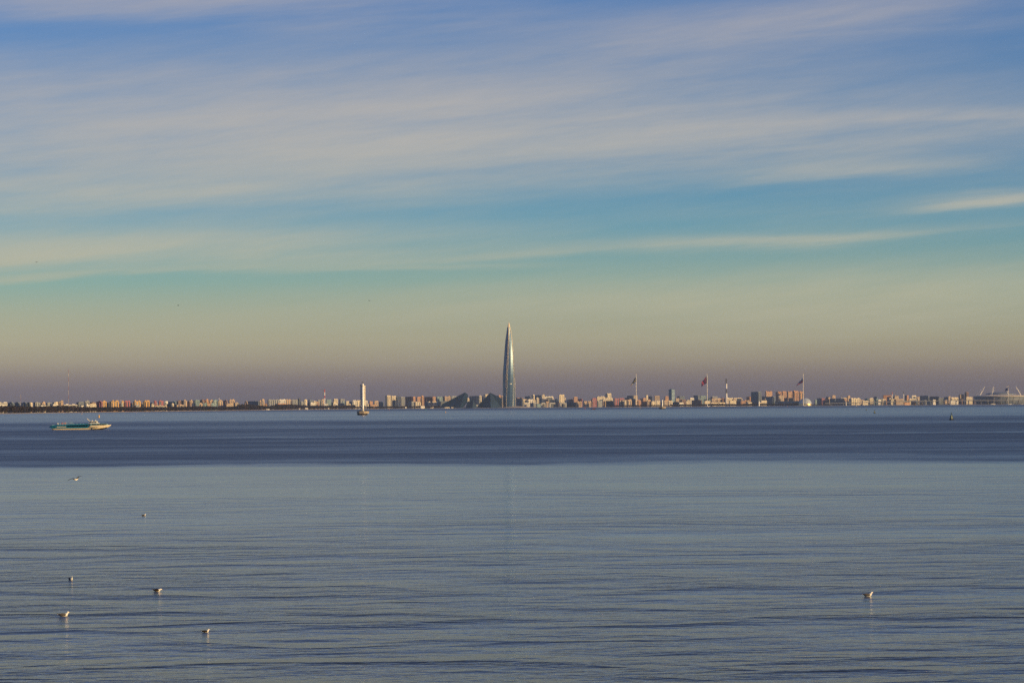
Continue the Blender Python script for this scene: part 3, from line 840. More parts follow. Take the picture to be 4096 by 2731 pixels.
LANDMARKS = [(0, "left picture edge"), (274, "tall radio mast"), (483, "short pale mast"), (876, "thin dark-topped chimney"), (1298.5, "red and white chimney"),
             (1452, "tall white lighthouse"), (1840, "sloping wedge building"), (2036, "twisted glass tower"), (2545, "black and yellow flag's pole"),
             (2687, "blue glass office tower"), (2829, "red flag's pole"), (2906, "dark and white striped chimney"), (3213, "striped flag beside the dome"),
             (3569.5, "small red and white chimney"), (3990, "stadium")]
ORD = ["first", "second", "third", "fourth", "fifth", "sixth", "seventh", "eighth", "ninth", "tenth", "eleventh", "twelfth", "thirteenth", "fourteenth", "fifteenth",
       "sixteenth", "seventeenth", "eighteenth", "nineteenth", "twentieth"]
def ordinal(i):
    if i < 20: return ORD[i]
    return "twenty-" + ORD[i - 20] if i < 29 else ("thirtieth" if i == 29 else "thirty-" + ORD[i - 30])
ROW_D = {-1: 50, 0: 420, 1: 650, 2: 900, 3: 1250, 4: 1800, 5: 2600}

rows_ = []
for cell in B_TABLE.replace("\n", "|").split("|"):
    q = cell.split()
    if len(q) != 8: continue
    sg, x0, xs_, x1, yt = map(float, q[:5])
    o = SEG[int(sg)]
    rows_.append(dict(a=o + x0 * Z, c=o + xs_ * Z, b=o + x1 * Z, y=1440 + yt * Z, col=q[5], st=q[6], row=int(q[7])))
# more distant roofs that fill the gaps between the near blocks
FG = random.Random(5)
for x0_, x1_, step, lo, hi, sk in ((520, 1420, 34, 14, 25, 3), (2090, 2560, 26, 17, 27, 4), (2560, 3060, 22, 15, 27, 4), (3260, 3880, 24, 10, 21, 4)):
    x = x0_
    while x < x1_:
        w = FG.uniform(10, 34)
        hz = 1623 - 0.007 * (x - 2048)
        c_ = x + w * FG.choice((.1, .12, .35, .8))
        rows_.append(dict(a=x, c=c_, b=x + w, y=hz - FG.uniform(lo, hi), col=FG.choice("GPNBCPATN"), st=FG.choice("hhvp"), row=FG.choice((sk, sk + 1, 3))))
        x += FG.uniform(.6, 1.5) * step
rows_.sort(key=lambda r: (r['a'] + r['b']) / 2)
# where each one stands between two landmarks
LMX = [x for x, _ in LANDMARKS]
gaps = {}
for r in rows_:
    m_ = (r['a'] + r['b']) / 2
    i = max(0, int(np.searchsorted(LMX, m_)) - 1)
    gaps.setdefault(i, []).append(r)
for i, lst in gaps.items():
    n_ = len(lst)
    for k, r in enumerate(lst):
        if k < (n_ + 1) // 2 or i == len(LANDMARKS) - 1:
            r['where'] = f"{ordinal(k)} right of the {LANDMARKS[i][1]}"
        else:
            r['where'] = f"{ordinal(n_ - 1 - k)} left of the {LANDMARKS[i + 1][1]}"

STRIP = {}
def unit_box():
    if 'box' not in STRIP:
        mb = MB().box(0, 1, -1, 0, 0, 1)
        STRIP['box'] = mb
    return STRIP['box']
UNIT = {}
def slab(name, m, parent, loc, size, rz=0.0):
    """A box from loc spanning size (x, outward, z), sharing one mesh per material."""
    me = UNIT.get(m.name)
    if me is None:
        mb = unit_box()
        me = bpy.data.meshes.new("piece_" + m.name)
        me.from_pydata(mb.v, [], mb.f); me.materials.append(m); me.update()
        UNIT[m.name] = me
    return inst(name, me, parent, loc, (0, 0, rz), size)

def build_block(r, rg):
    pxc = r['c']
    D = shore_d((r['a'] + r['b']) / 2) + ROW_D[r['row']] + rg.uniform(-30, 30)
    s = px_m(D)
    wl, wr = (r['c'] - r['a']) * s, (r['b'] - r['c']) * s
    fr = wl / (wl + wr)
    a = rad(22 + 14 * rg.random()) if fr < 0.25 else (rad(40) if fr < 0.7 else rad(62))
    L = min(95, max(9.0, wl / math.sin(a))); R = min(190, max(7.0, wr / math.cos(a)))
    c = at(pxc, 1625, D)
    H = at(pxc, r['y'], D).z - GROUND
    H = max(H - (2.0 if r['st'] != 'l' else 0.5), 3.0)
    big = "low" if H < 17 else ("mid-height" if H < 36 else "tall")
    kind = {'v': "bayed block", 'h': "banded block", 'p': "plain block", 'f': "white-framed block", 'l': "pavilion"}[r['st']]
    label = f"{big} {WALL[r['col']][0]} {kind}, {r['where']}"
    nm = {'v': "apartment_block", 'h': "office_block" if r['col'] in 'BDT' else "apartment_block", 'p': "apartment_block", 'f': "office_block", 'l': "pavilion"}[r['st']]
    root = empty(nm, (c.x, D, GROUND), a, label, "building", "buildings along the far shore")
    W, LT = M_WALL[r['col']], M_LIGHT[r['col']]
    MB().box(0, R, 0, L, -0.5, H).build("wall", W, root)
    roofm = M_ROOFRED if (r['col'] in 'AR' and rg.random() < .5) else M_ROOF
    if r['st'] == 'l' or (H < 14 and rg.random() < .6):
        # low pitched roof
        e = 0.8
        V = [(-e, -e, H), (R + e, -e, H), (R + e, L + e, H), (-e, L + e, H), (-e, L / 2, H + min(4, L * .22)), (R + e, L / 2, H + min(4, L * .22))]
        obj("roof", V, [(0, 1, 5, 4), (2, 3, 4, 5), (0, 4, 3), (1, 2, 5), (3, 2, 1, 0)], roofm, root)
    else:
        rf = MB().box(-0.4, R + 0.4, -0.4, L + 0.4, H + .005, H + 1.0).build("roof", LT if rg.random() < .6 else roofm, root)
        k = 1 if R < 18 else (2 if R < 45 else rg.randint(3, 5))
        for i in range(k):
            u = (i + rg.uniform(.15, .6)) / k * R
            w, d, h = rg.uniform(3.5, min(11, R * .4 + 2)), min(L * .6, rg.uniform(4, 9)), rg.uniform(1.2, 3.0) + (1.2 if r['col'] in 'AOP' and r['st'] == 'v' else 0)
            u = min(u, max(0, R - w))
            slab("penthouse", LT if rg.random() < .7 else W, rf, (u, L * .25 + d, H + 1.0), (w, d, h))
    win = M_WIN if rg.random() < .75 else M_WIN2
    for face, ln in (("front", R), ("side", L)):
        if ln < 5: continue
        rz = 0.0 if face == "front" else -math.pi / 2
        def put(nme, m, t, z, w, dep, h):
            if face == "front": slab(nme, m, root, (t, 0, z), (w, dep, h))
            else: slab(nme, m, root, (0, t + w, z), (w, dep, h), rz)
        if r['st'] == 'v':
            k = max(1, int(round(ln / rg.uniform(8.5, 12))))
            p = ln / k
            for i in range(k):
                put("window_column", win, p * (i + .12), 2.5, p * .34, 0.12, H - 4)
                if rg.random() < .8: put("bay", LT, p * (i + .52), 1.5, p * .30, rg.uniform(.9, 2.0), H * rg.uniform(.86, .98) - 1.5)
        elif r['st'] == 'h':
            k = max(2, min(9, int(round(H / 5.5))))
            for i in range(k):
                put("window_band", win, ln * .03, H * (i + .25) / k, ln * .94, 0.12, H / k * .42)
        elif r['st'] == 'p':
            k = max(1, int(round(ln / 14)))
            for i in range(k):
                put("window_column", win, ln * (i + .35) / k, 3, ln / k * .18, 0.12, H - 6)
        elif r['st'] == 'f':
            k = max(1, int(round(ln / 42)))
            p = ln / k
            for i in range(k):
                x = p * i + p * .08
                w = p * .84
                put("window_bay", M_WIN, x + 2, 1, w - 4, 0.2, H - 5)
                put("portal_frame", M_LIGHT['W'], x, 0, 2.2, 1.5, H - 1)
                put("portal_frame", M_LIGHT['W'], x + w - 2.2, 0, 2.2, 1.5, H - 1)
                put("portal_frame", M_LIGHT['W'], x + 2.2, H - 3.4, w - 4.4, 1.5, 2.4)
        elif r['st'] == 'l':
            k = max(1, int(round(ln / 10)))
            for i in range(k):
                put("window", win, ln * (i + .3) / k, H * .25, ln / k * .4, 0.1, H * .45)
    return root
RG = random.Random(11)
for r in rows_:
    build_block(r, RG)

# detached pale houses among the shore trees
def house(label, px, yb, w, h, d, D=None, col='W'):
    D = shore_d(px) + 48
    c = at(px, yb, D)
    root = empty("shore_house", (c.x, D, GROUND), rad(24), label, "house", "houses among the shore trees")
    MB().box(0, w, 0, d, -0.5, h).build("wall", M_WALL[col], root)
    V = [(-.6, -.6, h), (w + .6, -.6, h), (w + .6, d + .6, h), (-.6, d + .6, h), (-.6, d / 2, h + d * .4), (w + .6, d / 2, h + d * .4)]
    rf = obj("roof", V, [(0, 1, 5, 4), (2, 3, 4, 5), (0, 4, 3), (1, 2, 5), (3, 2, 1, 0)], M_WALL['W'], root)
    slab("chimney", M_WALL['P'], rf, (w * .6, d * .6, h + d * .2), (0.8, 0.8, d * .4))
    for i in range(3): slab("window", M_WIN, root, (w * (.12 + .3 * i), 0, h * .3), (w * .14, .1, h * .4))
    slab("door", M_WALL['N'], root, (w * .28, 0, 0), (w * .09, .1, h * .6))
house("pale gabled house, largest of the houses on the waterline left of the lighthouse", 1222, 1636, 12.5, 4.2, 9)
house("small white house on the waterline, left of the large gabled one", 1196, 1637, 6, 3.0, 5)
house("long low white boathouse in the wood below the long pale slab of flats", 1066, 1638, 14, 2.4, 5)
house("small cream house on the waterline below the red and white chimney", 1312, 1635, 7, 3.2, 6, col='C')
house("tiny white hut by the water just left of the tall lighthouse", 1438, 1634, 4.5, 2.6, 4)

# the gold cathedral dome far behind the right-hand roofs
def cathedral():
    D = 19300.0
    c = at(3584, 1612, D); s = px_m(D)
    root = empty("cathedral", (c.x, D, GROUND), 0.3, "pinkish church with a small gold dome far behind the right-hand roofs", "church")
    z = lambda y: at(3585, y, D).z - GROUND
    MB().box(-8 * s / 2, 13 * s / 2, 0, 30, -0.5, z(1586)).build("nave", M_WALL['P'], root)
    MB().lathe([(3.3, z(1587)), (3.3, z(1583))], 16, 0, 8).build("drum", M_WALL['C'], root)
    m = mat("gold_leaf", (0.9, 0.6, 0.2), 0.2, 1.0)
    MB().lathe([(3.4, z(1583)), (4.2, z(1581.5)), (3.2, z(1580)), (0.8, z(1579)), (.3, z(1577))], 16, 0, 8).build("dome", m, root, smooth=True)
    slab("roof", M_ROOFRED, root, (-8 * s / 2, 15, z(1586) + .01), (10 * s, 12, 1.5))
cathedral()
def arcade():
    D = 19000.0
    a, b = at(3534, 1612, D), at(3567.5, 1612, D)
    z = at(3550, 1580.8, D).z - GROUND
    root = empty("long_hall", (a.x, D, GROUND), 0.1, "long orange-pink hall with a row of piers left of the small red and white chimney", "building", "buildings along the far shore")
    w = b.x - a.x
    MB().box(0, w, 0, 20, -0.5, z).build("wall", M_WALL['A'], root)
    MB().box(-.5, w + .5, -.5, 20.5, z + .005, z + 1.2).build("roof", M_ROOFRED, root)
    for i in range(10): slab("pier", M_LIGHT['A'], root, (w * (i + .2) / 10, 0, 0), (w * .05, 1.2, z - 1))
    for i in range(10): slab("window_column", M_WIN, root, (w * (i + .5) / 10, 0, 2), (w * .025, .1, z - 4))
arcade()
# ------------------------------------------------------------------ sea marks
M_CREAM = mat("cream_paint", (0.88, 0.86, 0.80), 0.5, noise=0.05, nscale=0.5); M_CONC = mat("weathered_concrete", (0.36, 0.30, 0.23), 0.9, noise=0.35, nscale=0.6)
M_SLAT = mat("daymark_slat", (0.60, 0.54, 0.44), 0.7, noise=0.1); M_BLACK = mat("blackened_timber", (0.025, 0.024, 0.022), 0.9); M_IRON = mat("dark_iron", (0.05, 0.05, 0.055), 0.6)
def poly(n, r, ph=0.0): return [(r * math.cos(ph + 2 * math.pi * i / n), r * math.sin(ph + 2 * math.pi * i / n)) for i in range(n)]

def sea_lighthouse():
    p = water_at(1452, 1659.5)
    D = p.y; s = px_m(D)
    root = empty("sea_lighthouse", (p.x, p.y, 0), 0, "tall white lighthouse tower with slatted daymark wings on an eight-sided concrete base", "lighthouse")
    # timber crib under the concrete platform, offset as seen
    crib = MB().prism(poly(8, 6.4, 0.3), -1.0, 2.0).build("crib", M_BLACK, root, loc=(-0.9, 0, 0))
    for i in range(16):
        a = 2 * math.pi * i / 16
        MB().tube((6.6 * math.cos(a) , 6.6 * math.sin(a), -1), (6.9 * math.cos(a), 6.9 * math.sin(a), 2.0), 0.22, n=6).build("pile", M_BLACK, crib)
    plat = MB().prism(poly(8, 8.3, 0.18), 1.95, 4.9, poly(8, 8.3, 0.18)).build("platform", M_CONC, root)
    MB().prism(poly(8, 8.6, 0.18), 4.9, 5.25).build("coping", M_CONC, plat)
    for i in range(24):
        a = 2 * math.pi * (i + .5) / 24
        MB().tube((8.1 * math.cos(a), 8.1 * math.sin(a), 5.2), (8.1 * math.cos(a), 8.1 * math.sin(a), 6.3), 0.07, n=4).build("railing_post", M_IRON, plat)
    m = MB()
    for z in (5.75, 6.3): m.torus((0, 0, z), 8.1, 0.05, 'Z', 32, 4)
    m.build("handrail", M_IRON, plat)
    for (x, y, w, h) in ((-3.2, -3, 1.4, 1.5), (4.0, -2, 1.1, 1.0), (-5.4, 1, 1.2, 1.3), (3.0, 3.5, 1.6, 1.4)):
        MB().box(x, x + w, y, y + w, 5.2, 5.2 + h).build("equipment_box", M_IRON, plat)
    H = at(1450, 1543.0, D).z
    MB().lathe([(1.38, 5.0), (1.32, 12), (1.2, H)], 24).build("shaft", M_CREAM, root, smooth=True)
    # V-shaped wings of horizontal slats: one turned from the sun, one towards it
    z0, z1 = at(1450, 1620.5, D).z, at(1450, 1541.5, D).z
    for sgn, ang, nm in ((-1, rad(42), "daymark_wing"), (1, rad(40), "daymark_wing")):
        w = 2.6 if sgn < 0 else 2.25
        d = Vector((sgn * math.cos(ang), math.sin(ang), 0)); start = Vector((sgn * 1.15, 0.25, 0))
        wing = empty(nm, (0, 0, 0)); wing.parent = root
        L = w / math.cos(ang)
        nrm = Vector((-d.y, d.x, 0))
        fr = MB()
        for t in (0.04, 0.5, 0.97):
            a = start + d * L * t
            fr.tube((a.x, a.y + .12, z0 - .2), (a.x, a.y + .12, z1 + .2), 0.1, n=5)
        fr.build("frame", M_IRON, wing)
        n = 52
        hh = (z1 - z0) / n
        a, b = start, start + d * L
        t = nrm * 0.04
        me = None
        for i in range(n):
            if me is None:
                V = [a - t, b - t, b + t, a + t]
                V = [(q.x, q.y, 0.0) for q in V] + [(q.x, q.y, hh * 0.78) for q in V]
                o = obj("slat", V, [(3, 2, 1, 0), (4, 5, 6, 7), (0, 1, 5, 4), (1, 2, 6, 5), (2, 3, 7, 6), (3, 0, 4, 7)], M_SLAT, wing, (0, 0, z0))
                me = o.data
            else:
                inst("slat", me, wing, (0, 0, z0 + hh * i))
        for i in range(8):
            z = z0 + (z1 - z0) * (i + 0.6) / 8
            c = start + d * L * (0.5 if sgn < 0 else 0.15)
            MB().box(c.x - .28, c.x + .28, c.y - .5, c.y - .1, z - .18, z + .18).build("bracket", M_IRON, wing)
    # gallery, lantern and the ironwork on top
    MB().lathe([(1.25, H), (2.1, H + 0.25), (2.1, H + 0.7)], 20).build("gallery", M_CREAM, root)
    for i in range(10):
        a = 2 * math.pi * i / 10
        MB().tube((2.0 * math.cos(a), 2.0 * math.sin(a), H + .7), (2.0 * math.cos(a), 2.0 * math.sin(a), H + 1.8), 0.06, n=4).build("railing_post", M_IRON, root)
    lan = MB().lathe([(1.25, H + 0.7), (1.25, H + 2.5), (0.9, H + 2.9), (0.3, H + 3.0)], 20).build("lantern", M_CREAM, root, smooth=False)
    MB().box(-0.45, 0.15, -1.32, -1.22, H + 1.4, H + 2.0).build("window", M_IRON, lan)
    MB().lathe([(0.22, H + 3.0), (0.3, H + 4.4), (0.42, H + 4.6), (0.42, H + 5.5), (0.1, H + 5.9)], 10).build("beacon", M_IRON, root)
    m = MB().tube((-1.8, 0, H + 0.7), (-1.8, 0, H + 5.2), 0.09).tube((-1.8, 0, H + 5.1), (0.6, 0, H + 5.1), 0.07).tube((.7, 0, H + 2.9), (.7, 0, H + 5.2), 0.06)
    m.build("aerial_frame", M_IRON, root)
    MB().box(-3.9, -2.6, 0.5, 1.2, z1 + 0.2, z1 + 1.3).build("side_platform", M_IRON, root)
sea_lighthouse()

def small_lighthouse():
    p = water_at(2649.5, 1635.8)
    D = p.y; s = px_m(D)
    root = empty("small_lighthouse", (p.x, p.y, 0), 0, "short white lighthouse on a dark round pier, in front of the low flats", "lighthouse")
    MB().prism(poly(10, 7.6, 0.2), -1, 2.6).build("crib", M_BLACK, root, loc=(-0.6, 0, 0))
    pl = MB().prism(poly(10, 9.2, 0.2), 2.6, 5.4).build("platform", M_CONC, root)
    MB().prism(poly(10, 9.5, 0.2), 5.4, 5.8).build("coping", M_CONC, pl)
    H = at(2649.5, 1600.5, D).z
    MB().lathe([(1.9, 5.6), (1.75, 12), (1.5, H)], 20).build("shaft", M_CREAM, root, smooth=True)
    MB().lathe([(1.5, H), (2.1, H + .3), (2.1, H + .8)], 16).build("gallery", M_CREAM, root)
    MB().lathe([(1.1, H + .8), (1.1, H + 2.3), (0.3, H + 3.2)], 14).build("lantern", M_IRON, root)
    MB().box(-0.4, 0.4, -1.95, -1.75, 6, 8).build("door", M_IRON, root)
small_lighthouse()

M_YEL = mat("yellow_buoy_paint", (0.75, 0.42, 0.02), 0.5); M_GRN = mat("green_buoy_paint", (0.0015, 0.045, 0.038), 0.5); M_TEAL = mat("teal_buoy_paint", (0.05, 0.38, 0.30), 0.5)
M_BUOYRED = mat("red_buoy_paint", (0.40, 0.05, 0.04), 0.5)
def yellow_buoy(label, px, yb, h, group="yellow buoys"):
    p = water_at(px, yb)
    root = empty("yellow_buoy", (p.x, p.y, 0), 0, label, "buoy", group)
    MB().lathe([(h * .16, -.3), (h * .19, .1 * h), (h * .18, .55 * h), (h * .10, .78 * h), (h * .07, .86 * h)], 12).build("float", M_YEL, root)
    MB().lathe([(h * .03, .85 * h), (h * .03, .95 * h), (h * .07, .97 * h), (h * .02, h)], 8).build("top_mark", M_YEL, root)
yellow_buoy("bright yellow bottle-shaped buoy just above the bow of the hydrofoil boat", 396, 1670.5, 4.2)
yellow_buoy("smallest yellow buoy, near the left shore above the hydrofoil boat's mid-deck", 327.5, 1656.5, 2.3)
yellow_buoy("yellow buoy below the long sloping wedge building", 1782.5, 1650.8, 2.8)
def spar(label, px, yb, h, m):
    p = water_at(px, yb)
    root = empty("spar_buoy", (p.x, p.y, 0), 0, label, "buoy", "spar buoys")
    MB().lathe([(h * .10, -.3), (h * .10, .3 * h), (h * .05, .5 * h), (h * .045, .85 * h)], 8).build("spar", m, root)
    MB().lathe([(h * .09, .85 * h), (h * .09, h)], 8).build("top_mark", m, root)
spar("thin teal spar buoy near the shore left of the wedge building", 1703.3, 1641.3, 5.5, M_TEAL)
spar("thin red spar buoy near the shore below the dark low flats", 2339.5, 1636.0, 7, M_BUOYRED)
spar("faint red spar buoy near the shore left of the dome", 3149, 1626.5, 5, M_BUOYRED)
spar("thin pale spar buoy near the shore below the slim pylon", 3427, 1626.0, 6, M_STEEL)
spar("faint red spar buoy on the left of the cream tower blocks", 1557, 1641, 4, M_BUOYRED)

def green_buoy(label, px, yb, h):
    p = water_at(px, yb)
    root = empty("green_buoy", (p.x, p.y, 0), 0.4, label, "buoy", "green channel buoys")
    b = MB().lathe([(h * .26, -.4), (h * .32, .02 * h), (h * .32, .10 * h), (h * .17, .15 * h)], 14).build("float", M_BLACK, root)
    MB().prism(poly(4, h * .20, .78), .14 * h, .62 * h, poly(4, h * .105, .78)).build("body", M_GRN, root)
    for i in range(4):
        a = .78 + i * math.pi / 2
        MB().tube((h * .21 * math.cos(a), h * .21 * math.sin(a), .12 * h), (h * .08 * math.cos(a), h * .08 * math.sin(a), .82 * h), h * .014, n=5).build("leg", M_GRN, root)
    MB().lathe([(h * .10, .80 * h), (h * .10, .83 * h)], 8).build("gallery", M_GRN, root)
    MB().lathe([(h * .045, .83 * h), (h * .045, .93 * h), (h * .02, h)], 8).build("lamp", M_IRON, root)
green_buoy("largest green conical buoy, below the stadium end of the shore", 3806, 1679.0, 4.9)
green_buoy("middle-sized green conical buoy, second from the right", 3498.5, 1652.8, 4.2)
green_buoy("smallest, most distant green buoy, just left of another green buoy", 3465.5, 1641.2, 3.6)
# ------------------------------------------------------------------ hydrofoil boat
def hydrofoil():
    zs = 0.016                                             # metres per reading unit
    p = water_at(180 + 150 / 8.4, 1640 + 662 / 8.4)
    # heading right, turned a touch towards us
    root = empty("hydrofoil_boat", (p.x, p.y, 0), rad(-3), "long low blue and cream hydrofoil passenger boat heading right", "boat")
    M_BLUE = mat("turquoise_paint", (0.008, 0.15, 0.235), 0.3, noise=0.12, nscale=0.6); M_HULL = mat("cream_hull_paint", (0.72, 0.60, 0.40), 0.45, noise=0.06, nscale=0.5)
    M_KEEL = mat("dark_keel_paint", (0.05, 0.04, 0.035), 0.6); M_GL = mat("boat_glass", (0.006, 0.012, 0.02), 0.35, 0.0, 0.15); M_LB = mat("pale_blue_paint", (0.26, 0.46, 0.50), 0.4)
    M_WH = mat("boat_white_paint", (0.80, 0.77, 0.68), 0.4); M_BUOY = mat("lifebuoy_red", (0.55, 0.07, 0.03), 0.6); M_GREY = mat("sponson_grey", (0.12, 0.13, 0.13), 0.5)
    M_RAIL = mat("pale_teal_rail", (0.38, 0.58, 0.58), 0.4); M_TRIM_SHADE = mat("dark_blue_trim_and_shade", (0.015, 0.05, 0.09), 0.4)
    # hull: stations along the length (u, half beam, keel z, gunwale z)
    st = [(1.6, 2.0, 0.0, .74), (3, 2.25, -.3, .74), (6, 2.5, -.4, .74), (14, 2.6, -.4, .74), (21.0, 2.7, -.4, .82), (22.4, 2.7, -.4, 1.9), (23.4, 2.65, -.35, 2.15),
          (26, 2.4, -.25, 2.2), (28, 2.0, .0, 2.25), (29.5, 1.6, .35, 2.3), (31, 1.05, .9, 2.36), (32.2, .5, 1.6, 2.42), (33, .06, 2.25, 2.46)]
    def ring(u, b, k, g):
        c = k + (g - k) * .32
        return [(u, -b * .05, k), (u, b * .05, k), (u, b * .72, k + (c - k) * .55), (u, b * .94, c), (u, b, g), (u, -b, g), (u, -b * .94, c), (u, -b * .72, k + (c - k) * .55)]
    MB().loft([ring(*q) for q in st]).build("hull", M_HULL, root)
    # dark bottom paint, slightly proud of the hull below the boot line
    def rk(u, b, k, g):
        top = min(k + (g - k) * .60, 0.44 if u < 24 else .36 if u < 27 else k + (g - k) * .30)
        b *= 1.045
        return [(u, -b * .05, k - .02), (u, b * .05, k - .02), (u, b * .72, k + (top - k) * .55), (u, b * .96, top), (u, -b * .96, top), (u, -b * .72, k + (top - k) * .55)]
    MB().loft([rk(*q) for q in st[:-2]]).build("keel_paint", M_KEEL, root)
    # blue passenger saloon
    cs = [(.2, 1.5, 1.35, 1.75), (.7, 1.9, 1.1, 2.12), (2.0, 2.2, .75, 2.3), (5.1, 2.4, .75, 2.62), (12, 2.55, .75, 2.9), (21.4, 2.62, .83, 3.15)]
    sal = MB().loft([[(u, -b, z0), (u, b, z0), (u, b, z0 + (z1 - z0) * .78), (u, b * .86, z1), (u, -b * .86, z1), (u, -b, z0 + (z1 - z0) * .78)] for u, b, z0, z1 in cs]).build("saloon", M_BLUE, root)
    def side(u):
        return [float(np.interp(u, [c[0] for c in cs], [c[k] for c in cs])) for k in (1, 2, 3)]
    for sgn in (-1, 1):
        n = 9
        for i in range(n):
            u0 = 9.9 + i * 11.2 / n; u1 = u0 + 11.2 / n - .12
            V = []
            for u in (u0, u1):
                b, z0, z1 = side(u)
                y = sgn * (b + .03)
                V += [(u, y, 1.45 + .01 * u), (u, y, 1.95 + .03 * u)]
            V += [(x, sgn * (abs(y) - .08), z) for x, y, z in V]
            obj("window", V, [(0, 2, 3, 1), (4, 5, 7, 6), (0, 1, 5, 4), (2, 6, 7, 3), (1, 3, 7, 5), (0, 4, 6, 2)], M_GL, sal)
        def plate(nm, m, u0, u1, za, zb, off=.035):
            V = []
            for u in (u0, u1):
                b, _, _ = side(u)
                V += [(u, sgn * (b + off), za), (u, sgn * (b + off), zb)]
            V += [(x, sgn * (abs(y) - .08), z) for x, y, z in V]
            obj(nm, V, [(0, 2, 3, 1), (4, 5, 7, 6), (0, 1, 5, 4), (2, 6, 7, 3), (1, 3, 7, 5), (0, 4, 6, 2)], m, sal)
        plate("side_stripe", M_HULL, 4.4, 9.4, 1.42, 1.72)
        plate("small_window", M_GL, 2.7, 3.4, 1.35, 1.75)
        plate("small_window", M_GL, 7.8, 8.2, 1.95, 2.15)
        plate("small_window", M_GL, 8.6, 9.0, 1.95, 2.15)
        plate("deck_edge_trim", M_TRIM_SHADE, .8, 21.3, 2.02, 2.14, .02)
        plate("rubbing_strake", M_KEEL, 2.1, 21.3, .66, .84, .05)
    # solid dark block for the shade in the open gap between the saloons
    MB().box(21.4, 22.5, -2.55, 2.55, .95, 3.12).build("passage_shade", M_TRIM_SHADE, root)
    # bow saloon
    bs = [(22.5, 2.45, 2.1, 3.30), (26, 2.2, 2.15, 3.32), (29, 1.6, 2.22, 3.26), (30.6, 1.15, 2.28, 3.15), (31.7, .6, 2.34, 2.5)]
    bow = MB().loft([[(u, -b, z0), (u, b, z0), (u, b * .97, z0 + (z1 - z0) * .82), (u, b * .7, z1), (u, -b * .7, z1), (u, -b * .97, z0 + (z1 - z0) * .82)] for u, b, z0, z1 in bs]).build("bow_saloon", M_LB, root)
    def bside(u): return float(np.interp(u, [c[0] for c in bs], [c[1] for c in bs]))
    for sgn in (-1, 1):
        for i in range(6):
            u0 = 23.0 + i * 1.36; u1 = u0 + 1.24
            V = []
            for u in (u0, u1): V += [(u, sgn * (bside(u) + .03), 2.32), (u, sgn * (bside(u) * .985 + .04), 3.04)]
            V += [(x, sgn * (abs(y) - .1), z) for x, y, z in V]
            obj("window", V, [(0, 2, 3, 1), (4, 5, 7, 6), (0, 1, 5, 4), (2, 6, 7, 3), (1, 3, 7, 5), (0, 4, 6, 2)], M_GL, bow)
    # wheelhouse
    wb = [(20.8, 1.2, 3.05, 3.30), (22.3, 1.6, 3.2, 4.25), (22.9, 1.6, 3.2, 4.42), (25.3, 1.5, 3.2, 4.40), (26.6, 1.3, 3.2, 3.45)]
    wh = MB().loft([[(u, -b, z0), (u, b, z0), (u, b * .85, z1), (u, -b * .85, z1)] for u, b, z0, z1 in wb]).build("wheelhouse", M_WH, root)
    MB().box(22.2, 25.7, -1.5, 1.5, 4.40, 4.52).build("wheelhouse_roof", M_WH, wh)
    for sgn in (-1, 1):
        for u0, u1 in ((21.9, 22.7), (22.8, 23.6), (23.7, 24.5), (24.6, 25.5)):
            V = [(u0, sgn * 1.60, 3.66), (u0, sgn * 1.44, 4.18), (u1, sgn * 1.60, 3.66), (u1, sgn * 1.44, 4.18)]
            V += [(x, sgn * (abs(y) - .15), z) for x, y, z in V]
            obj("window", V, [(0, 2, 3, 1), (4, 5, 7, 6), (0, 1, 5, 4), (2, 6, 7, 3), (1, 3, 7, 5), (0, 4, 6, 2)], M_GL, wh)
    V = [(25.42, -1.1, 4.2), (25.42, 1.1, 4.2), (26.35, 1.05, 3.6), (26.35, -1.05, 3.6)]
    obj("windscreen", V + [(x + .05, y, z + .05) for x, y, z in V], [(0, 1, 2, 3), (4, 7, 6, 5), (0, 4, 5, 1), (2, 6, 7, 3), (1, 5, 6, 2), (0, 3, 7, 4)], M_GL, wh)
    MB().lathe([(.1, 4.5), (.28, 4.62), (.3, 4.8), (.2, 5.0), (.04, 5.05)], 12, 24.7, 0).build("radar_dome", M_WH, wh, smooth=True)
    MB().lathe([(.25, 4.5), (.3, 4.62), (.25, 4.8), (.04, 4.9)], 12, 22.8, .3).build("searchlight", M_WH, wh, smooth=True)
    mast = MB().tube((21.7, -.25, 4.25), (20.15, -.25, 5.9), .16, .12, 6).tube((21.7, .25, 4.25), (20.15, .25, 5.9), .16, .12, 6).tube((20.15, -.5, 5.9), (20.15, .5, 5.9), .1).build("mast", M_HULL, root)
    MB().box(21.0, 22.4, -.7, .7, 4.32, 4.42).build("radar_platform", M_GREY, mast)
    for u in (21.4, 21.9): MB().tube((u, .3, 4.4), (u - .3, .3, 5.7), .03, n=4).build("aerial", M_RAIL, mast)
    # aft deck fittings
    MB().loft([[(4.4 + dx, r * math.cos(t) , 3.12 + r * math.sin(t)) for t in np.linspace(0, 2 * math.pi, 13)[:-1]] for dx, r in ((-.6, .1), (-.5, .36), (0, .45), (.4, .38), (.52, .1))]).build("life_raft", M_WH, root, smooth=True)
    MB().box(4.0, 4.8, -.35, .35, 2.5, 2.78).build("raft_cradle", M_GREY, root)
    MB().box(1.6, 3.0, -.7, .7, 2.28, 2.62).build("engine_hatch", M_LB, root)
    for u, z in ((7.3, 3.42), (8.8, 3.45)):
        lb = MB().torus((u, -1.95, z), .36, .12).build("lifebuoy", M_BUOY if u < 8 else M_BUOY, root, smooth=True)
        MB().box(u - .08, u + .08, -2.1, -1.8, z + .24, z + .5).build("white_band", M_WH, lb)
        MB().box(u - .08, u + .08, -2.1, -1.8, z - .5, z - .24).build("white_band", M_WH, lb)
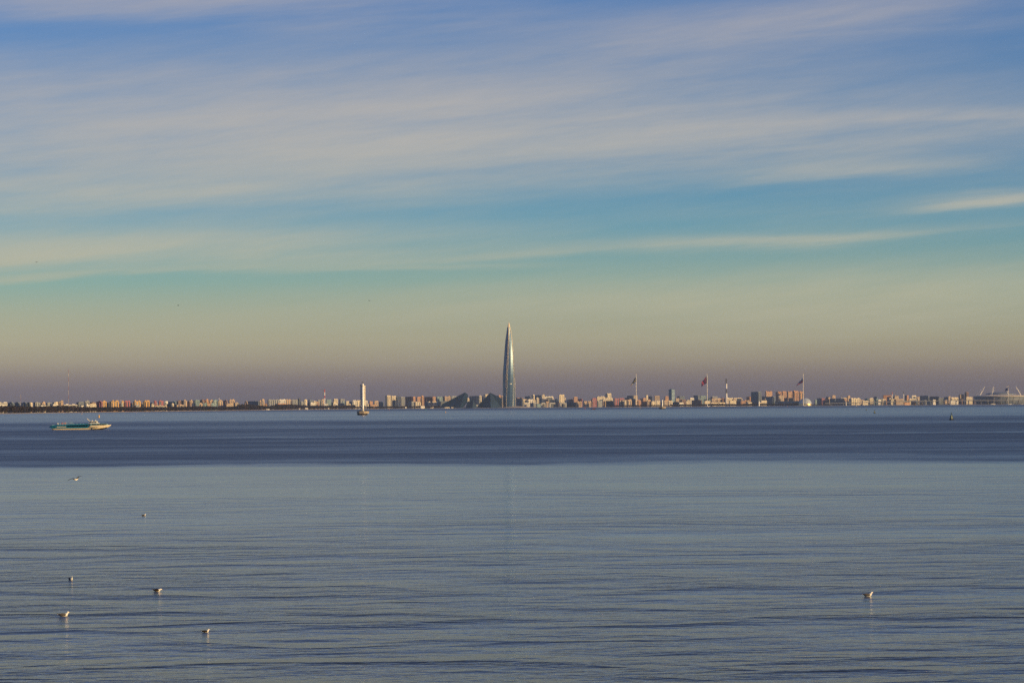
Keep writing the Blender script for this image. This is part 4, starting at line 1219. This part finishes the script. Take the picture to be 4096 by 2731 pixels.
    for y in (-1.95, 1.95):
        for u in (5.2, 6.2, 7.3, 8.2, 9.4, 10.2, 11.0, 11.8):
            z0 = 2.6 + (u - 5) * .035
            MB().tube((u, y, z0 - .1), (u, y, z0 + 1.15), .05, n=5).build("railing_post", M_RAIL, root)
        m = MB()
        for dz in (.6, 1.12): m.tube((5.2, y, 2.6 + dz), (11.8, y, 2.84 + dz), .035, n=4)
        m.tube((11.8, y, 3.95), (12.9, y, 2.95), .05, n=5)
        m.build("handrail", M_RAIL, root)
    for u in (12.8, 14.6, 16.4, 18.2): MB().box(u, u + .45, -.4, .4, 2.93, 3.12 + (u - 12) * .02).build("roof_vent", M_LB, root)
    # foil guard and foil struts
    for sgn in (-1, 1):
        MB().prism([(22.0, sgn * 2.6), (22.6, sgn * 3.3), (24.8, sgn * 3.2), (26.6, sgn * 2.5)][::sgn], 1.12, 1.40).build("foil_guard", M_GREY, root)
        MB().tube((23.6, sgn * 2.7, 1.2), (23.3, sgn * 2.9, -.6), .16, n=6).build("foil_strut", M_GREY, root)
    MB().box(-.1, 1.2, -1.6, 1.6, 1.25, 1.4).build("stern_platform", M_KEEL, root)
    MB().tube((33, 0, 2.4), (33, 0, 3.0), .03, n=4).build("jackstaff", M_WH, root)
hydrofoil()

# small craft by the far shore
M_BHULL = mat("small_craft_white", (0.75, 0.7, 0.6), 0.5); M_BDARK = mat("small_craft_dark", (0.04, 0.03, 0.03), 0.6); M_BRED = mat("small_craft_rust", (0.30, 0.06, 0.03), 0.6)
def craft(label, px, yb, length, hm, cm, rz=0.0):
    p = water_at(px, yb)
    root = empty("small_boat", (p.x, p.y, 0), rz, label, "boat", "small craft near the far shore")
    L = length; b = L * .14
    st = [(-L / 2, b * .8, .09 * L), (-L * .2, b, .09 * L), (L * .15, b * .95, .10 * L), (L * .38, b * .5, .12 * L), (L / 2, b * .05, .14 * L)]
    MB().loft([[(u, -w * .5, -.4), (u, w * .5, -.4), (u, w, g), (u, -w, g)] for u, w, g in st]).build("hull", hm, root)
    MB().loft([[(u, -w, .09 * L), (u, w, .09 * L), (u, w * .9, z), (u, -w * .9, z)] for u, w, z in ((-L * .3, b * .7, .2 * L), (L * .1, b * .7, .2 * L), (L * .2, b * .55, .12 * L))]).build("cabin", cm, root)
    MB().box(-L * .28, L * .08, -b * .69, b * .69, .14 * L, .18 * L).build("window_band", M_WIN, root)
    MB().tube((-L * .1, 0, .19 * L), (-L * .12, 0, .34 * L), L * .012, n=5).build("mast", cm, root)
craft("small dark boat with a rust-red stern below the dark low flats", 2374, 1638, 14, M_BDARK, M_BRED, math.pi)
craft("tiny dark and white boat left of the short lighthouse", 2562.5, 1634.2, 8, M_BDARK, M_BHULL)
craft("dark barge-like boat close to the right-hand shore", 3798.5, 1618.8, 22, M_BDARK, M_BDARK)
craft("white motor yacht with dark hull shadow under the stadium's left half", 3971, 1618.0, 26, M_BHULL, M_BHULL)
craft("pale motor yacht beside the stadium flagpole", 4042, 1617.6, 22, M_BHULL, M_BHULL, math.pi)
craft("small cream motor boat at the right picture edge", 4087, 1617.2, 14, M_BHULL, M_BHULL)

# ------------------------------------------------------------------ gulls
M_GW = mat("white_feathers", (0.82, 0.78, 0.70), 0.8); M_GG = mat("grey_wing_feathers", (0.10, 0.095, 0.095), 0.9, 0.0, 0.1); M_GB = mat("black_wingtip", (0.02, 0.018, 0.016), 0.8); M_BEAK = mat("yellow_beak", (0.55, 0.38, 0.08), 0.5)
M_GYNG = mat("brown_wing_feathers", (0.030, 0.024, 0.020), 0.9, 0.0, 0.1)
def path_body(path, n=14):
    """Continuous body: elliptical rings square to a path (x, z, half height, half width)."""
    rings = []
    for i, (x, z, h, w) in enumerate(path):
        a = path[max(0, i - 1)]; b = path[min(len(path) - 1, i + 1)]
        t = Vector((b[0] - a[0], 0, b[1] - a[1])).normalized()
        nrm = Vector((-t.z, 0, t.x))
        rings.append([tuple(Vector((x, 0, z)) + nrm * (h * math.sin(q)) + Vector((0, 1, 0)) * (w * math.cos(q))) for q in np.linspace(0, 2 * math.pi, n + 1)[:-1]])
    return MB().loft(rings)
def gull_swim(label, px, py, heading, size=1.0, head=0, wingm=None):
    p = water_at(px, py)
    root = empty("gull", (p.x, p.y, -0.012), heading, label, "gull", "gulls on the water")
    root.scale = (size, size, size)
    neck = [(.155, .11, .078, .078), (.190, .145, .056, .056), (.208, .185, .048, .046), (.228, .212, .054, .047), (.264, .220, .042, .038), (.292, .214, .016, .016)]
    if head: neck = [(.155, .10, .075, .075), (.205, .125, .055, .052), (.245, .14, .05, .044), (.275, .142, .045, .042), (.305, .132, .034, .034), (.325, .12, .015, .015)]
    body = [(-.30, .115, .006, .030), (-.24, .105, .022, .055), (-.15, .075, .062, .085), (-.04, .05, .088, .102), (.07, .055, .092, .100), (.125, .085, .088, .088)] + neck
    b = path_body(body).build("body", M_GW, root, smooth=True)
    hx, hz = neck[-1][0], neck[-1][1]
    path_body([(hx - .012, hz, .014, .013), (hx + .03, hz - .006, .010, .008), (hx + .058, hz - .016, .003, .003)], 8).build("beak", M_BEAK, root)
    for s in (-1, 1):
        w = path_body([(.13, .085, .03, .012), (.07, .092, .070, .028), (-.07, .096, .076, .034), (-.19, .108, .048, .024), (-.29, .130, .016, .012)], 10)
        w.v = [(x, y + s * (.094 if x > -.1 else .094 + (x + .1) * .28), z) for x, y, z in w.v]
        w.build("wing", wingm or M_GG, root, smooth=True)
        t = path_body([(-.25, .135, .014, .010), (-.32, .152, .013, .008), (-.375, .165, .003, .003)], 8)
        t.v = [(x, y + s * (.03 + (x + .375) * .12), z) for x, y, z in t.v]
        t.build("wing_tip", M_GB, root, smooth=True)
        MB().lathe([(.004, -.004), (.007, 0), (.004, .004)], 6).build("eye", M_GB, root, loc=(hx - .045, s * .040, hz + .008))
    MB().box(-.33, -.24, -.05, .05, .108, .118).build("tail", M_GW, root)
    return root
gull_swim("gull swimming alone at right, white breast towards the sun", 3471, 2383.0, rad(8), 1.0)
gull_swim("gull seen end-on, white, upper left of the four nearest gulls", 283, 2318.0, rad(-62), 0.95)
gull_swim("dark-backed gull with lowered head, right of the end-on white gull", 628, 2363.5, rad(6), 0.90, 1, M_GYNG)
gull_swim("pale grey-winged gull swimming right, lowest on the left side", 254, 2463.0, rad(10), 1.0, 0)
gull_swim("small dark-winged gull nearest to the bottom edge of the picture", 822, 2527.5, rad(18), 0.68, 0, M_GYNG)
gull_swim("distant dark-winged gull below the flying gull", 575, 2062.0, rad(35), 0.80, 0, M_GYNG)

def gull_fly(label, pos, heading, span, bank=0.0, pale=True, group="birds in flight"):
    root = empty("flying_gull", pos, heading, label, "gull", group)
    root.rotation_euler = (bank, 0, heading)
    k = span / 1.3
    root.scale = (k, k, k)
    m = M_GW if pale else M_GYNG
    path_body([(-.27, .01, .006, .05), (-.18, .0, .03, .045), (-.05, -.01, .06, .06), (.08, 0, .062, .06), (.17, .02, .045, .045), (.22, .03, .042, .040), (.26, .025, .014, .014), (.31, .015, .003, .003)]).build("body", m, root, smooth=True)
    for s in (-1, 1):
        pts = [(0, .05, .02, .17), (.02, .33, .16, .15), (-.04, .52, .14, .10), (-.16, .70, .09, .015)]
        def strip(a, b):
            V = []
            for x, y, z, c in pts[a:b + 1]:
                V += [(x + c * .55, s * y, z), (x - c * .75, s * y, z - .008), (x - c * .75, s * y, z + .004), (x + c * .55, s * y, z + .022)]
            n = b - a + 1; F = []
            for i in range(n - 1):
                for j in range(4): F.append((i * 4 + j, i * 4 + (j + 1) % 4, (i + 1) * 4 + (j + 1) % 4, (i + 1) * 4 + j))
            F += [(3, 2, 1, 0), tuple(range((n - 1) * 4, n * 4))]
            return V, F
        V, F = strip(0, 2); w = obj("wing", V, F, M_GG if pale else M_GYNG, root)
        V, F = strip(2, 3); obj("wing_tip", V, F, M_GB, w)
    return root
q = at(304, 1917, 235.0)
gull_fly("gull flying low over the calm water with both wings spread", q, rad(62), 1.25, rad(-14))
for px, py, D, hd, lb in ((146, 1049, 900, 1.2, "tiny dark bird high in the left sky"), (713, 1222, 950, 0.4, "tiny dark bird in the sky left of the lighthouse"),
                          (1477, 1203, 1000, 2.2, "tiny dark bird in the sky above the lighthouse")):
    gull_fly(lb, at(px, py, D), hd, 1.2 if D > 500 else .7, 0.1, False)
# ------------------------------------------------------------------ haze over the bay
def haze():
    m = bpy.data.materials.new("haze_air"); m.use_nodes = True
    nt = m.node_tree; nt.nodes.clear()
    out = nt.nodes.new("ShaderNodeOutputMaterial"); v = nt.nodes.new("ShaderNodeVolumePrincipled")
    v.inputs["Color"].default_value = (*HAZE_COLOR, 1)
    v.inputs["Density"].default_value = HAZE_DENSITY
    v.inputs["Anisotropy"].default_value = 0.2
    nt.links.new(v.outputs[0], out.inputs["Volume"])
    o = MB().box(-30000, 30000, -2000, 26000, -1.5, 520).build("haze", m)
    tag(o, "thin purplish haze hanging over the bay and the city", "haze", kind="stuff")
HAZE_COLOR = (0.52, 0.68, 1.0)
HAZE_DENSITY = 1.2e-5
haze()
